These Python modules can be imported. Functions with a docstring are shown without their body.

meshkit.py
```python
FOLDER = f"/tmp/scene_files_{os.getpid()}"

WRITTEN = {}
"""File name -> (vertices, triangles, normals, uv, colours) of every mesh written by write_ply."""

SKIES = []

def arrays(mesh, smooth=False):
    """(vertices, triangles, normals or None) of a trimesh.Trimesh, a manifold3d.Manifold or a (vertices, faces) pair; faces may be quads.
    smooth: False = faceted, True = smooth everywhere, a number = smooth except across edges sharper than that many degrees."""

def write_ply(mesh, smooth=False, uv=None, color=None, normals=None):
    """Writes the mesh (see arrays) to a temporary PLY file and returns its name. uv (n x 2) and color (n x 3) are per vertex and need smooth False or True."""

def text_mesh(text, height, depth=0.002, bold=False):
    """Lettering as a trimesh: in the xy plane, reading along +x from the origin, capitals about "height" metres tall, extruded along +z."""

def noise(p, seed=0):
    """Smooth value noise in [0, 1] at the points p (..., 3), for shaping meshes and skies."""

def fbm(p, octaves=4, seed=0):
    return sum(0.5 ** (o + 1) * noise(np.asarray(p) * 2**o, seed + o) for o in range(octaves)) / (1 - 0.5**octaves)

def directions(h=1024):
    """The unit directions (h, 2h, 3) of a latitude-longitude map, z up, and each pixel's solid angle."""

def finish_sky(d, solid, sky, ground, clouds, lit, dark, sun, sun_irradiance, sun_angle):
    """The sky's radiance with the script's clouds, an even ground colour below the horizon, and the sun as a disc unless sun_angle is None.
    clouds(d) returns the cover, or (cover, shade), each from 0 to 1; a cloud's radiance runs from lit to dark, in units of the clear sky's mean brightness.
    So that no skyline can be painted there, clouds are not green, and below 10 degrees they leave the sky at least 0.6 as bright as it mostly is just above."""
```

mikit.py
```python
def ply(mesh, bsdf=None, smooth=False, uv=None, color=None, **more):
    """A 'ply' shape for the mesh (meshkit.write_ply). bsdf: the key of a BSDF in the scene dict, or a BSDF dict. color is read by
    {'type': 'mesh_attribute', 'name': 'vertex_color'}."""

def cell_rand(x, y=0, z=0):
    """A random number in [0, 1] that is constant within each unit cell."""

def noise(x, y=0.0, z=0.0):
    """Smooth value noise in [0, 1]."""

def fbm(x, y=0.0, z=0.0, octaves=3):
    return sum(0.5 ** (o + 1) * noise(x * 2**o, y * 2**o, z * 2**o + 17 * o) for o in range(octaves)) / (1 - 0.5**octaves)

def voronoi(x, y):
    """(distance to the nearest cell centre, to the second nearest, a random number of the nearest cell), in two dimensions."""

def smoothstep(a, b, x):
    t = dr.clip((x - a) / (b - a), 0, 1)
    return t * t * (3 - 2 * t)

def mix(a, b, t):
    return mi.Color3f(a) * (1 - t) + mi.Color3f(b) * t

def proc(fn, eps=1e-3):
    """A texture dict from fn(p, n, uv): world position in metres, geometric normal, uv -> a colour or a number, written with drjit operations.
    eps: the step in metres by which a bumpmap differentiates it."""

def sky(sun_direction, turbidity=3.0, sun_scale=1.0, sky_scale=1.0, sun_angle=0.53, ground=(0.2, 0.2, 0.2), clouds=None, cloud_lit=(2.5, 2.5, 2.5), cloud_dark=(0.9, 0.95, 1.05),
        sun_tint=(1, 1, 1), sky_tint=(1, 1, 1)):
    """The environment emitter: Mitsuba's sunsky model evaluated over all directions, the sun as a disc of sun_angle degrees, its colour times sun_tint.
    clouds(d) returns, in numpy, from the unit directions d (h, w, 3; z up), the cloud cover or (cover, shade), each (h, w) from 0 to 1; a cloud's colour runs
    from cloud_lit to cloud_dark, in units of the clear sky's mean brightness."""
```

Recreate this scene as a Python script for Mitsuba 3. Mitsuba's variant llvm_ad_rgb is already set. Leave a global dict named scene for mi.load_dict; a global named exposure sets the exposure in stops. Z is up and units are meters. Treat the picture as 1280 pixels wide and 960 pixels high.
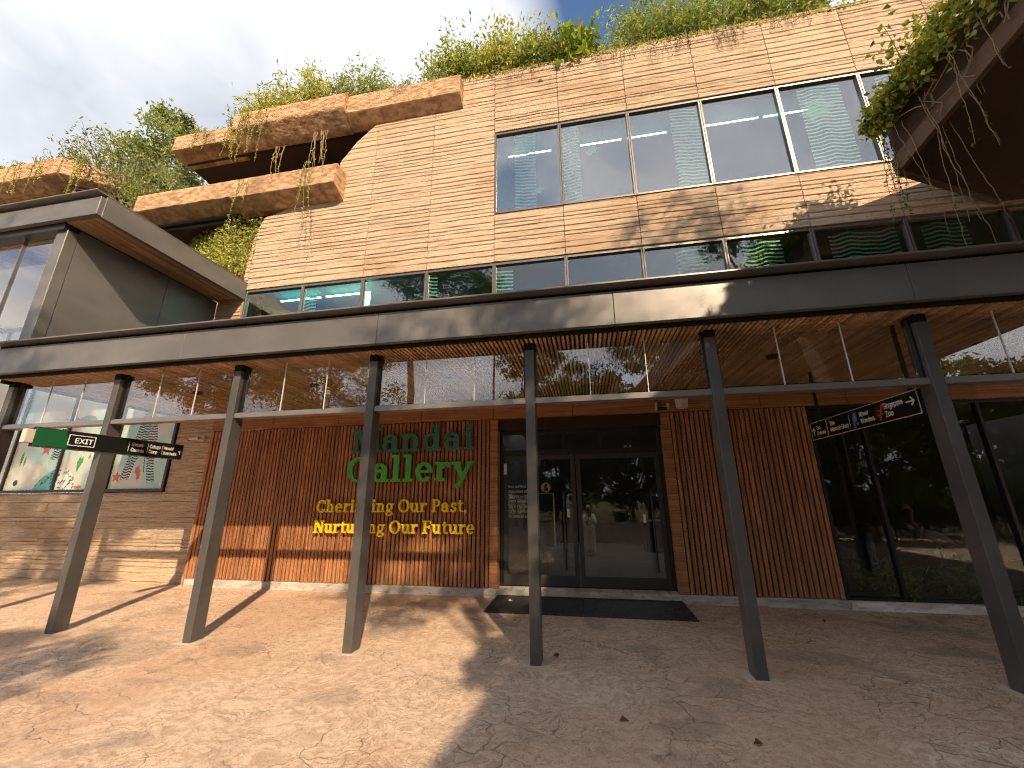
import math, random
import numpy as np, trimesh, mitsuba as mi, drjit as dr
import mikit, meshkit
from mikit import proc, noise, fbm, voronoi, cell_rand, smoothstep, mix
from shapely.geometry import Polygon, LineString, Point, box as sbox
from shapely.ops import unary_union as _uu
from shapely import affinity
import manifold3d as m3

T = mi.ScalarTransform4f
scene, labels = {}, {}
rng = np.random.default_rng(7)
random.seed(7)

# ------------------------------------------------------------------ camera, sky, exposure
CAM = np.array([0.0, 0.0, 2.1])
FWD = np.array([-0.17163183, 0.94572854, 0.27593487])
UPV = np.array([0.0568887, -0.27010944, 0.96114753])
scene['camera'] = dict(type='perspective', fov=104.3114, fov_axis='x', near_clip=0.05, far_clip=2000.0,
                       to_world=T().look_at(origin=CAM.tolist(), target=(CAM + FWD).tolist(), up=UPV.tolist()))
SUN = np.array([0.50, -1.0, 0.78])


def clouds(d):
    z = np.maximum(d[..., 2], 0.0)
    p = np.stack([d[..., 0] / (z + .25), d[..., 1] / (z + .25), z * 0], -1)
    w = p + .22 * np.stack([meshkit.fbm(p * 3 + 1.7, 3, 21), meshkit.fbm(p * 3 + 9.2, 3, 22), z * 0], -1)
    n = meshkit.fbm(w * 3.2 + 11.3, 6, 3)
    cover = np.clip((n - .30) / .16, 0, 1)
    # the blue hole over the roof edge and a thinner, broken deck around the sun
    hole = np.array([.09, .50, .86]); hole = hole / np.linalg.norm(hole)
    a = np.arccos(np.clip(d @ hole, -1, 1)) + .16 * (meshkit.fbm(p * 4 + 3.1, 4, 5) - .5)
    cover = np.maximum(cover, .95 * np.clip((d[..., 1] + .25) / .2, 0, 1))
    cover = cover * np.clip((a - .10) / .10, 0, 1)
    s = SUN / np.linalg.norm(SUN)
    b = np.arccos(np.clip(d @ s, -1, 1))
    cover = cover * (.6 + .4 * np.clip((b - .03) / .12, 0, 1))
    shade = np.clip((meshkit.fbm(w * 3.6 + 5.7, 6, 9) - .38) / .28, 0, 1)
    return cover, shade


scene['sky'] = mikit.sky(SUN, turbidity=3, sun_scale=.78, clouds=clouds, cloud_lit=(2.28, 2.31, 2.38), cloud_dark=(1.30, 1.40, 1.58), sun_tint=(1.0, .955, .90), ground=(.22, .17, .13))
exposure = 2.52


# ------------------------------------------------------------------ helpers
def key_for(name):
    if name not in scene and name not in labels and not any(k.startswith(name + '__') for k in scene):
        return name
    i = COUNT.get(name, 0)
    while True:
        i += 1
        k = f'{name}_{i:03d}'
        if k not in scene and k not in labels:
            COUNT[name] = i
            return k


COUNT = {}
USED = set()


def thing(name, label, category, group=None):
    k = name if name not in USED else None
    i = 0
    while k is None:
        i += 1
        c = f'{name}_{i:03d}'
        if c not in USED:
            k = c
    USED.add(k)
    labels[k] = {'label': label, 'category': category}
    if group:
        labels[k]['group'] = group
    return k


def part(parent, name, mesh, bsdf, label=None, kind=None, smooth=False, **kw):
    base = parent + '__' + name
    i = COUNT.get(base, -1) + 1
    COUNT[base] = i
    k = base if i == 0 else f'{base}_{i:03d}'
    scene[k] = mikit.ply(mesh, bsdf, smooth=smooth, **kw)
    if label or kind:
        labels[k] = {}
        if label: labels[k]['label'] = label
        if kind: labels[k]['kind'] = kind
    return k


def single(name, mesh, bsdf, label, category, group=None, smooth=False, **kw):
    k = thing(name, label, category, group)
    scene[k] = mikit.ply(mesh, bsdf, smooth=smooth, **kw)
    return k


def structure(name, mesh, bsdf, label, category, smooth=False, kind='structure', **kw):
    scene[name] = mikit.ply(mesh, bsdf, smooth=smooth, **kw)
    labels[name] = {'label': label, 'category': category, 'kind': kind}
    USED.add(name)
    return name


def bx(x0, x1, y0, y1, z0, z1):
    m = trimesh.creation.box(extents=(x1 - x0, y1 - y0, z1 - z0))
    m.apply_translation(((x0 + x1) / 2, (y0 + y1) / 2, (z0 + z1) / 2))
    return m


def bb(x0, x1, y0, y1, z0, z1, b=.006):
    """box with all edges bevelled"""
    pts = []
    lo, hi = np.array([x0, y0, z0]), np.array([x1, y1, z1])
    for sx in (0, 1):
        for sy in (0, 1):
            for sz in (0, 1):
                c = np.where([sx, sy, sz], hi, lo).astype(float)
                s = np.where([sx, sy, sz], -b, b)
                for a in range(3):
                    q = c.copy()
                    for o in range(3):
                        if o != a: q[o] += s[o]
                    pts.append(q)
    return trimesh.convex.convex_hull(np.array(pts))


def cat(ms):
    return trimesh.util.concatenate([m for m in ms if m is not None])


def unary_union(gs):
    return _uu([g.buffer(0) for g in gs])


def polys(g):
    if g.is_empty: return []
    return [p for p in getattr(g, 'geoms', [g]) if p.geom_type == 'Polygon' and p.area > 1e-9]


def extrude(g, d):
    return cat([trimesh.creation.extrude_polygon(p, d, engine='earcut') for p in polys(g)])


def on_wall(g, y, d=.004, back=False):
    """polygon in (x, z) standing at depth y, thickness d towards the viewer (-y)"""
    m = extrude(g, d)
    v = m.vertices.copy()
    m.vertices = np.stack([v[:, 0], y - v[:, 2], v[:, 1]], 1)
    m.invert(); m.fix_normals()
    return m


def prism(plan, z0, z1):
    m = extrude(Polygon(plan), z1 - z0)
    m.apply_translation((0, 0, z0))
    return m


def tube(pts, r, n=5, r1=None):
    pts = np.asarray(pts, float)
    k = len(pts)
    t = np.gradient(pts, axis=0)
    t /= np.linalg.norm(t, axis=1, keepdims=True) + 1e-12
    ref = np.where(np.abs(t[:, 2:3]) > .9, [[1.0, 0, 0]], [[0, 0, 1.0]])
    a = np.cross(t, ref); a /= np.linalg.norm(a, axis=1, keepdims=True) + 1e-12
    b = np.cross(t, a)
    rr = np.linspace(r, r if r1 is None else r1, k)
    ang = np.arange(n) * 2 * np.pi / n
    v = (pts[:, None] + rr[:, None, None] * (np.cos(ang)[None, :, None] * a[:, None] + np.sin(ang)[None, :, None] * b[:, None])).reshape(-1, 3)
    f = []
    for i in range(k - 1):
        for j in range(n):
            p, q = i * n + j, i * n + (j + 1) % n
            f += [[p, q, q + n], [p, q + n, p + n]]
    f += [[0, j + 1, j] for j in range(1, n - 1)]
    f += [[(k - 1) * n, (k - 1) * n + j, (k - 1) * n + j + 1] for j in range(1, n - 1)]
    return trimesh.Trimesh(v, f, process=False)


def leaves(c, d, size, width=.4, rs=None, fold=.25):
    """rhombic folded leaves: centres c, directions d, lengths size -> (vertices, faces)"""
    rs = rs or rng
    n = len(c)
    d = d / (np.linalg.norm(d, axis=1, keepdims=True) + 1e-9)
    u = rs.normal(size=(n, 3)); s = np.cross(d, u); s /= np.linalg.norm(s, axis=1, keepdims=True) + 1e-9
    up = np.cross(s, d)
    L = np.asarray(size).reshape(-1, 1) * np.ones((n, 1))
    W = L * width
    base = c - d * L * .5
    tip = c + d * L * .5 - up * L * .12
    l = c - d * L * .05 + s * W * .5 + up * W * fold
    r = c - d * L * .05 - s * W * .5 + up * W * fold
    v = np.stack([base, l, tip, r], 1).reshape(-1, 3)
    i = np.arange(n)[:, None] * 4
    f = np.concatenate([i + [0, 2, 1], i + [0, 3, 2]], 0)
    return v, f


def leaf_mesh(lst):
    vs, fs, o = [], [], 0
    for v, f in lst:
        vs.append(v); fs.append(f + o); o += len(v)
    return trimesh.Trimesh(np.vstack(vs), np.vstack(fs), process=False)


def col_of(nleaf, base, spread=.25, yellow=.0, rs=None):
    """per-vertex colours, one tone per leaf"""
    rs = rs or rng
    b = np.asarray(base)[None] * (1 + spread * rs.normal(size=(nleaf, 1)))
    k = (rs.random((nleaf, 1)) < yellow)
    b = np.where(k, b * np.array([[1.9, 1.35, .7]]), b)
    return np.repeat(np.clip(b, .008, .7), 4, axis=0)


# ------------------------------------------------------------------ materials
def P(**k):
    return {'type': 'twosided', 'bsdf': {'type': 'principled', **k}}


def rgb(*c):
    return {'type': 'rgb', 'value': list(map(float, c))}


def bump(inner, fn, scale, eps=2e-3):
    return {'type': 'twosided', 'bsdf': {'type': 'bumpmap', 'arbitrary': proc(fn, eps=eps), 'scale': scale, 'bsdf': inner}}


def stone_col(p, n, uv):
    panel = cell_rand(dr.floor((p.x + 20.22) / 2.0), 3, 1)
    streak = fbm(p.x * 3.0, p.y * 3, p.z * 26, 4)
    big = fbm(p.x * .5, p.y * .5, p.z * .8, 3)
    pit = smoothstep(.66, .76, fbm(p.x * 9, p.y * 9 + 4, p.z * 42, 3))
    c = mix((.45, .326, .222), (.59, .455, .33), smoothstep(.25, .75, streak))
    c = mix(c, (.34, .20, .11), .45 * smoothstep(.5, .75, big))
    c = c * (.92 + .16 * panel)
    drip = smoothstep(.55, .8, noise(p.x * 7, 3.0, p.z * .35)) * smoothstep(13.6, 15.6, p.z)
    c = mix(c, (.20, .14, .09), .35 * drip)
    return mix(c, (.17, .105, .06), .6 * pit)


def paving_h(p):
    q1, q2, q3 = fbm(p.x * 1.7, p.y * 1.7, 3.0, 4) - .5, fbm(p.x * 1.7, p.y * 1.7, 9.0, 4) - .5, fbm(p.x * 11, p.y * 11, 4.0, 3) - .5
    wx, wy = p.x + .50 * q1 + .07 * q3, p.y + .50 * q2 - .07 * q3
    a, b = wx * .92 + wy * .38, -wx * .38 + wy * .92
    f1, s1, _ = voronoi(a * 2.1, b * 3.2)
    f2, s2, _ = voronoi(a * 7 + 7.3, b * 11)
    e1 = 1 - smoothstep(.0, .040, s1 - f1)
    e2 = 1 - smoothstep(.0, .12, s2 - f2)
    keep1 = smoothstep(.44, .60, fbm(p.x * 1.3, p.y * 1.3, 5.0, 2))
    keep2 = smoothstep(.44, .64, fbm(p.x * 2.3, p.y * 2.3, 8.0, 3))
    return e1 * keep1, e2 * keep2, a, b


def paving_col(p, n, uv):
    e1, e2, a, b = paving_h(p)
    g = fbm(a * 17, b * 30, 1.0, 4)
    g2 = fbm(p.x * 3.1, p.y * 4.3, 7.0, 4)
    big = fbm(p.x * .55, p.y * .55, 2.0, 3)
    c = mix((.44, .305, .215), (.60, .455, .350), smoothstep(.25, .75, g))
    c = mix(c, (.59, .46, .36), .28 * smoothstep(.5, .72, g2))
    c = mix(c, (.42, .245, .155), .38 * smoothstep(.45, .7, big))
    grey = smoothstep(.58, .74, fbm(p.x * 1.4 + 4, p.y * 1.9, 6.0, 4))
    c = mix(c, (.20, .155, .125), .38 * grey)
    sp = smoothstep(.72, .80, noise(p.x * 75, p.y * 75, 2.0))
    c = mix(c, (.25, .165, .11), .45 * sp)
    c = mix(c, (.12, .08, .055), .72 * e1)
    return mix(c, (.20, .125, .08), .50 * e2)


def paving_bump(p, n, uv):
    e1, e2, a, b = paving_h(p)
    return -.8 * e1 - .45 * e2 + .8 * fbm(a * 10, b * 24, 1.0, 3) + .15 * noise(p.x * 90, p.y * 90, 0.0)


def batten_col(p, n, uv):
    i = dr.floor((p.x + 30.0) / .105)
    r = cell_rand(i, 2, 5)
    g = fbm(p.x * 55 + r * 31, p.y * 55, p.z * 2.2, 4)
    c = mix((.265, .100, .042), (.49, .225, .105), smoothstep(.25, .75, g))
    c = c * (.80 + .38 * r)
    wear = smoothstep(.9, .2, p.z) * noise(p.x * 5, 1.0, p.z * 3)
    return mix(c, (.33, .19, .11), .35 * wear)


def soffit_col(p, n, uv):
    r = cell_rand(dr.floor((p.x - 11.57 + 40.0 + .016) / .072), dr.floor(p.y * .4 + 3 * cell_rand(dr.floor((p.x - 11.57 + 40.0 + .016) / .072), 1, 1)), 5)
    g = fbm(p.x * 60 + r * 13, p.y * 1.8, p.z * 40, 3)
    c = mix((.36, .20, .092), (.60, .38, .20), smoothstep(.25, .75, g))
    return c * (.7 + .55 * r)


def board_col(p, n, uv):
    g = fbm(p.x * 1.6, p.y * 1.6, p.z * 38, 4)
    c = mix((.27, .115, .048), (.46, .22, .10), smoothstep(.25, .75, g))
    return c * (.85 + .3 * cell_rand(dr.floor((p.x + 30) / 1.9), 7, 2))


def metal_col(p, n, uv):
    g = fbm(p.x * 1.1, p.y * 1.1, p.z * 1.7, 4)
    d = smoothstep(.72, .80, noise(p.x * 38, p.y * 38, p.z * 38))
    c = mix((.150, .142, .138), (.190, .180, .174), smoothstep(.3, .7, g))
    run = smoothstep(.62, .8, noise(p.x * 9 + p.y * 9, 0.0, p.z * .8))
    c = mix(c, (.16, .145, .13), .10 * run)
    return mix(c, (.22, .20, .18), .35 * d * smoothstep(.4, .7, g))


def metal_rough(p, n, uv):
    return .30 + .22 * fbm(p.x * 2.3, p.y * 2.3, p.z * 3.1, 3)


def rock_col(p, n, uv):
    g = fbm(p.x * 6.5, p.y * 6.5, p.z * 9.5, 5)
    s = fbm(p.x * 1.1 + p.z * 2.2, p.y * 1.5, p.z * 7.0, 4)
    c = mix((.34, .185, .095), (.60, .39, .23), smoothstep(.3, .68, g))
    c = mix(c, (.55, .35, .20), .5 * smoothstep(.5, .75, s))
    dirt = smoothstep(.5, .75, fbm(p.x * 1.3, p.y * 1.3, p.z * .5, 3))
    return mix(c, (.15, .095, .06), .5 * dirt)


def rock_bump(p, n, uv):
    return fbm(p.x * 11, p.y * 11, p.z * 15, 4)


def conc_col(p, n, uv):
    g = fbm(p.x * 4, p.y * 4, p.z * 9, 4)
    s = smoothstep(.55, .8, fbm(p.x * 9, 1.0, p.z * 24, 3))
    c = mix((.40, .37, .33), (.56, .53, .49), smoothstep(.3, .7, g))
    return mix(c, (.17, .145, .12), .5 * s)


def mural_col(p, n, uv):
    g = fbm(p.x * .9, 2.0, p.z * .8, 3)
    return mix((.72, .69, .58), (.50, .72, .66), smoothstep(.40, .66, g))


def ground_col(p, n, uv):
    return mix((.10, .11, .05), (.20, .16, .10), fbm(p.x * .3, p.y * .3, 0.0, 4))


def soil_col(p, n, uv):
    return mix((.05, .035, .02), (.12, .085, .05), fbm(p.x * 5, p.y * 5, p.z * 5, 3))


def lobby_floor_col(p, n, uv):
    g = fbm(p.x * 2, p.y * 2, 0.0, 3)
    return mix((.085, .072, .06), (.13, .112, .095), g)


def bark_col(p, n, uv):
    return mix((.10, .075, .05), (.24, .20, .15), fbm(p.x * 9, p.y * 9, p.z * 2, 3))


scene['stone'] = bump({'type': 'principled', 'base_color': proc(stone_col), 'roughness': .88, 'specular': .25},
                      lambda p, n, uv: fbm(p.x * 9, p.y * 12, p.z * 46, 3), .009)
scene['paving_surface'] = bump({'type': 'principled', 'base_color': proc(paving_col), 'roughness': .62, 'specular': .35}, paving_bump, .011)
scene['batten_wood'] = P(base_color=proc(batten_col), roughness=.55, specular=.3)
scene['soffit_wood'] = P(base_color=proc(soffit_col), roughness=.55, specular=.3)
scene['board_wood'] = P(base_color=proc(board_col), roughness=.5, specular=.35)
scene['dark_wood'] = P(base_color=rgb(.035, .013, .006), roughness=.8)
scene['metal'] = P(base_color=proc(metal_col), roughness=proc(metal_rough), specular=.55, metallic=.25)
scene['black_metal'] = P(base_color=rgb(.016, .0155, .016), roughness=.38, specular=.5)
scene['matt_black'] = P(base_color=rgb(.012, .011, .011), roughness=.85, specular=.2)
scene['column_metal'] = P(base_color=proc(lambda p, n, uv: metal_col(p, n, uv) * .60), roughness=proc(metal_rough), specular=.55, metallic=.25)
scene['door_metal'] = P(base_color=rgb(.04, .037, .036), roughness=.4, specular=.5)
scene['frame_metal'] = P(base_color=rgb(.17, .155, .145), roughness=.36, specular=.5, metallic=.45)
scene['bar_metal'] = P(base_color=rgb(.27, .245, .235), roughness=.34, specular=.5, metallic=.5)
scene['rock'] = bump({'type': 'principled', 'base_color': proc(rock_col), 'roughness': .8, 'specular': .3}, rock_bump, .05, eps=4e-3)
scene['concrete'] = P(base_color=proc(conc_col), roughness=.75, specular=.3)
scene['pad_mortar'] = P(base_color=proc(lambda p, n, uv: mix((.42, .32, .235), (.52, .42, .33), fbm(p.x * 14, p.y * 14, 1.0, 4))), roughness=.8)
scene['pale_render'] = P(base_color=proc(lambda p, n, uv: conc_col(p, n, uv) * 1.55), roughness=.7)
scene['mural'] = P(base_color=proc(mural_col), roughness=.25, specular=.5)
scene['ground_soil'] = P(base_color=proc(ground_col), roughness=.95, specular=.1)
scene['soil'] = P(base_color=proc(soil_col), roughness=.95, specular=.1)
scene['lobby_floor'] = P(base_color=proc(lobby_floor_col), roughness=.28, specular=.5)
scene['bark'] = P(base_color=proc(bark_col), roughness=.9, specular=.15)
scene['dark_brown'] = P(base_color=rgb(.065, .032, .022), roughness=.7, specular=.25)
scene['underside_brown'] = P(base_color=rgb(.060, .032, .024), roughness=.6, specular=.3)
scene['edge_metal'] = P(base_color=rgb(.125, .072, .050), roughness=.5, specular=.4)
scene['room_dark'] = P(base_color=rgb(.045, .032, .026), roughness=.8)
scene['room_grey'] = P(base_color=rgb(.055, .07, .075), roughness=.8)
scene['room_teal'] = P(base_color=rgb(.02, .16, .145), roughness=.7)
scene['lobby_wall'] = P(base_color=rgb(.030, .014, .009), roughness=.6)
scene['glass_coated'] = {'type': 'thindielectric', 'int_ior': 2.8, 'ext_ior': 1.0, 'specular_transmittance': rgb(.50, .68, .64)}
scene['glass_ribbon'] = {'type': 'thindielectric', 'int_ior': 2.0, 'ext_ior': 1.0, 'specular_transmittance': rgb(.50, .80, .70)}
scene['glass_clear'] = {'type': 'thindielectric', 'int_ior': 2.1, 'ext_ior': 1.0, 'specular_transmittance': rgb(.90, .93, .92)}
scene['glass_pavilion'] = {'type': 'thindielectric', 'int_ior': 2.5, 'ext_ior': 1.0, 'specular_transmittance': rgb(.84, .90, .92)}
scene['glass_door'] = {'type': 'thindielectric', 'int_ior': 1.5, 'ext_ior': 1.0, 'specular_transmittance': rgb(.80, .84, .83)}
scene['seal'] = P(base_color=rgb(.62, .62, .60), roughness=.3, specular=.5)
scene['white_paint'] = P(base_color=rgb(.78, .78, .76), roughness=.45)
scene['off_white'] = P(base_color=rgb(.60, .54, .46), roughness=.5)
scene['sign_black'] = P(base_color=rgb(.010, .013, .011), roughness=.55, specular=.25)
scene['sign_white'] = P(base_color=rgb(.90, .91, .93), roughness=.5)
scene['sign_green'] = P(base_color=rgb(.012, .12, .045), roughness=.35, specular=.5)
scene['letter_green'] = P(base_color=rgb(.075, .42, .065), roughness=.38, specular=.5)
scene['letter_dark_green'] = P(base_color=rgb(.028, .16, .11), roughness=.38, specular=.5)
scene['letter_yellow'] = P(base_color=rgb(.86, .64, .012), roughness=.38, specular=.5)
scene['mat_rubber'] = P(base_color=proc(lambda p, n, uv: mix((.018, .017, .017), (.045, .042, .04), fbm(p.x * 20, p.y * 20, 0.0, 3))), roughness=.7, specular=.3)
scene['red_paint'] = P(base_color=rgb(.70, .07, .045), roughness=.45)
scene['coral_paint'] = P(base_color=rgb(.70, .16, .13), roughness=.45)
scene['blue_paint'] = P(base_color=rgb(.16, .26, .60), roughness=.45)
scene['navy_paint'] = P(base_color=rgb(.02, .075, .16), roughness=.45)
scene['leaf_paint'] = P(base_color=rgb(.04, .42, .13), roughness=.45)
scene['teal_paint'] = P(base_color=rgb(.16, .58, .56), roughness=.45)
scene['ink_paint'] = P(base_color=rgb(.03, .045, .05), roughness=.45)
scene['grey_paint'] = P(base_color=rgb(.28, .30, .29), roughness=.45)
scene['film_green'] = P(base_color=rgb(.34, .46, .41), roughness=.4)
scene['film_leaf'] = P(base_color=rgb(.05, .26, .14), roughness=.5)
scene['foliage'] = {'type': 'principledthin', 'base_color': {'type': 'mesh_attribute', 'name': 'vertex_color'}, 'roughness': .5, 'diff_trans': .65, 'eta': 1.4}
scene['vine_stem'] = P(base_color=rgb(.30, .22, .14), roughness=.8)
scene['green_stem'] = P(base_color=rgb(.16, .16, .055), roughness=.8)
scene['fabric_white'] = P(base_color=rgb(.76, .74, .70), roughness=.85)
scene['fabric_cream'] = P(base_color=rgb(.70, .66, .60), roughness=.85)
scene['fabric_black'] = P(base_color=rgb(.02, .02, .022), roughness=.8)
scene['skin'] = P(base_color=rgb(.50, .30, .21), roughness=.55)
scene['hair'] = P(base_color=rgb(.05, .022, .012), roughness=.5)
scene['pink_feather'] = P(base_color=rgb(.20, .11, .10), roughness=.8)
scene['post_blue'] = P(base_color=rgb(.01, .05, .075), roughness=.5)
scene['dry_leaf'] = P(base_color=rgb(.16, .06, .03), roughness=.7)


def lamp(power, col=(1, 1, 1)):
    return {'emitter': {'type': 'area', 'radiance': rgb(*[power * c for c in col])}}


# ------------------------------------------------------------------ ground
def sheet(x0, x1, y0, y1, z):
    return trimesh.Trimesh([[x0, y0, z], [x1, y0, z], [x1, y1, z], [x0, y1, z]], [[0, 1, 2], [0, 2, 3]], process=False)


structure('ground', sheet(-600, 600, -600, 600, -.05), 'ground_soil', 'dark planted ground stretching away behind the paved forecourt', 'ground')
structure('paving', sheet(-45, 40, -18.5, 9.7, 0), 'paving_surface', 'tan stamped concrete forecourt with dark crackle lines and leaf shadows', 'paving')

# ------------------------------------------------------------------ the building: shell
YF = 9.55
B = thing('gallery_building', 'tan ribbed stone gallery building with tinted windows, timber battens and planted roof', 'building')
Z_LOW0, Z_LOW1, Z_UP0, Z_UP1, Z_TOP = 7.33, 8.44, 10.09, 13.06, 15.62
XR = 14.1
# slabs and partitions that close the rooms (all behind the facade plane)
part(B, 'floor_slab', cat([bx(-10.15, XR, 9.68, 13.6, 4.62, 7.27), bx(-10.15, XR, 9.9, 13.6, 8.9, 9.85), bx(-2.2, XR, 9.9, 13.6, 13.5, 15.35)]), 'room_dark')
part(B, 'rear_wall', cat([bx(-30, XR, 20, 20.3, -.05, 5.3)]), 'room_dark')
part(B, 'side_wall', cat([bx(XR, XR + .3, 9.62, 20.3, -.05, 15.35)]), 'room_dark')
# ribbon room (teal) and upper room (grey)
part(B, 'ribbon_room', cat([bx(-10.1, XR, 12.6, 12.8, 7.28, 8.89), bx(-10.14, XR, 9.7, 12.6, 8.78, 8.89)]), 'room_teal')
part(B, 'upper_room', cat([bx(-2.15, XR, 13.2, 13.4, 9.86, 13.49), bx(-2.15, XR, 9.7, 13.2, 13.38, 13.49), bx(-2.2, -2.05, 9.75, 13.2, 9.86, 13.38)]), 'room_grey')
# left block behind the ribbed facade, following the stepped edge
EDGE = [(8.2, -10.28), (8.99, -10.39), (9.72, -10.36), (10.5, -10.26), (11.12, -10.05), (11.3, -9.4), (11.56, -8.25), (11.75, -7.56), (12.93, -7.50), (13.7, -6.95), (14.44, -6.16), (15.0, -5.2), (15.62, -4.6)]
ez, ex = np.array([e[0] for e in EDGE]), np.array([e[1] for e in EDGE])
blk = Polygon([(x + .03, z) for z, x in EDGE] + [(-2.2, 15.35), (-2.2, 8.95), (-10.2, 8.95)])
m = on_wall(blk, 13.6, 13.6 - 9.66)
part(B, 'block', m, 'dark_brown')


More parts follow.
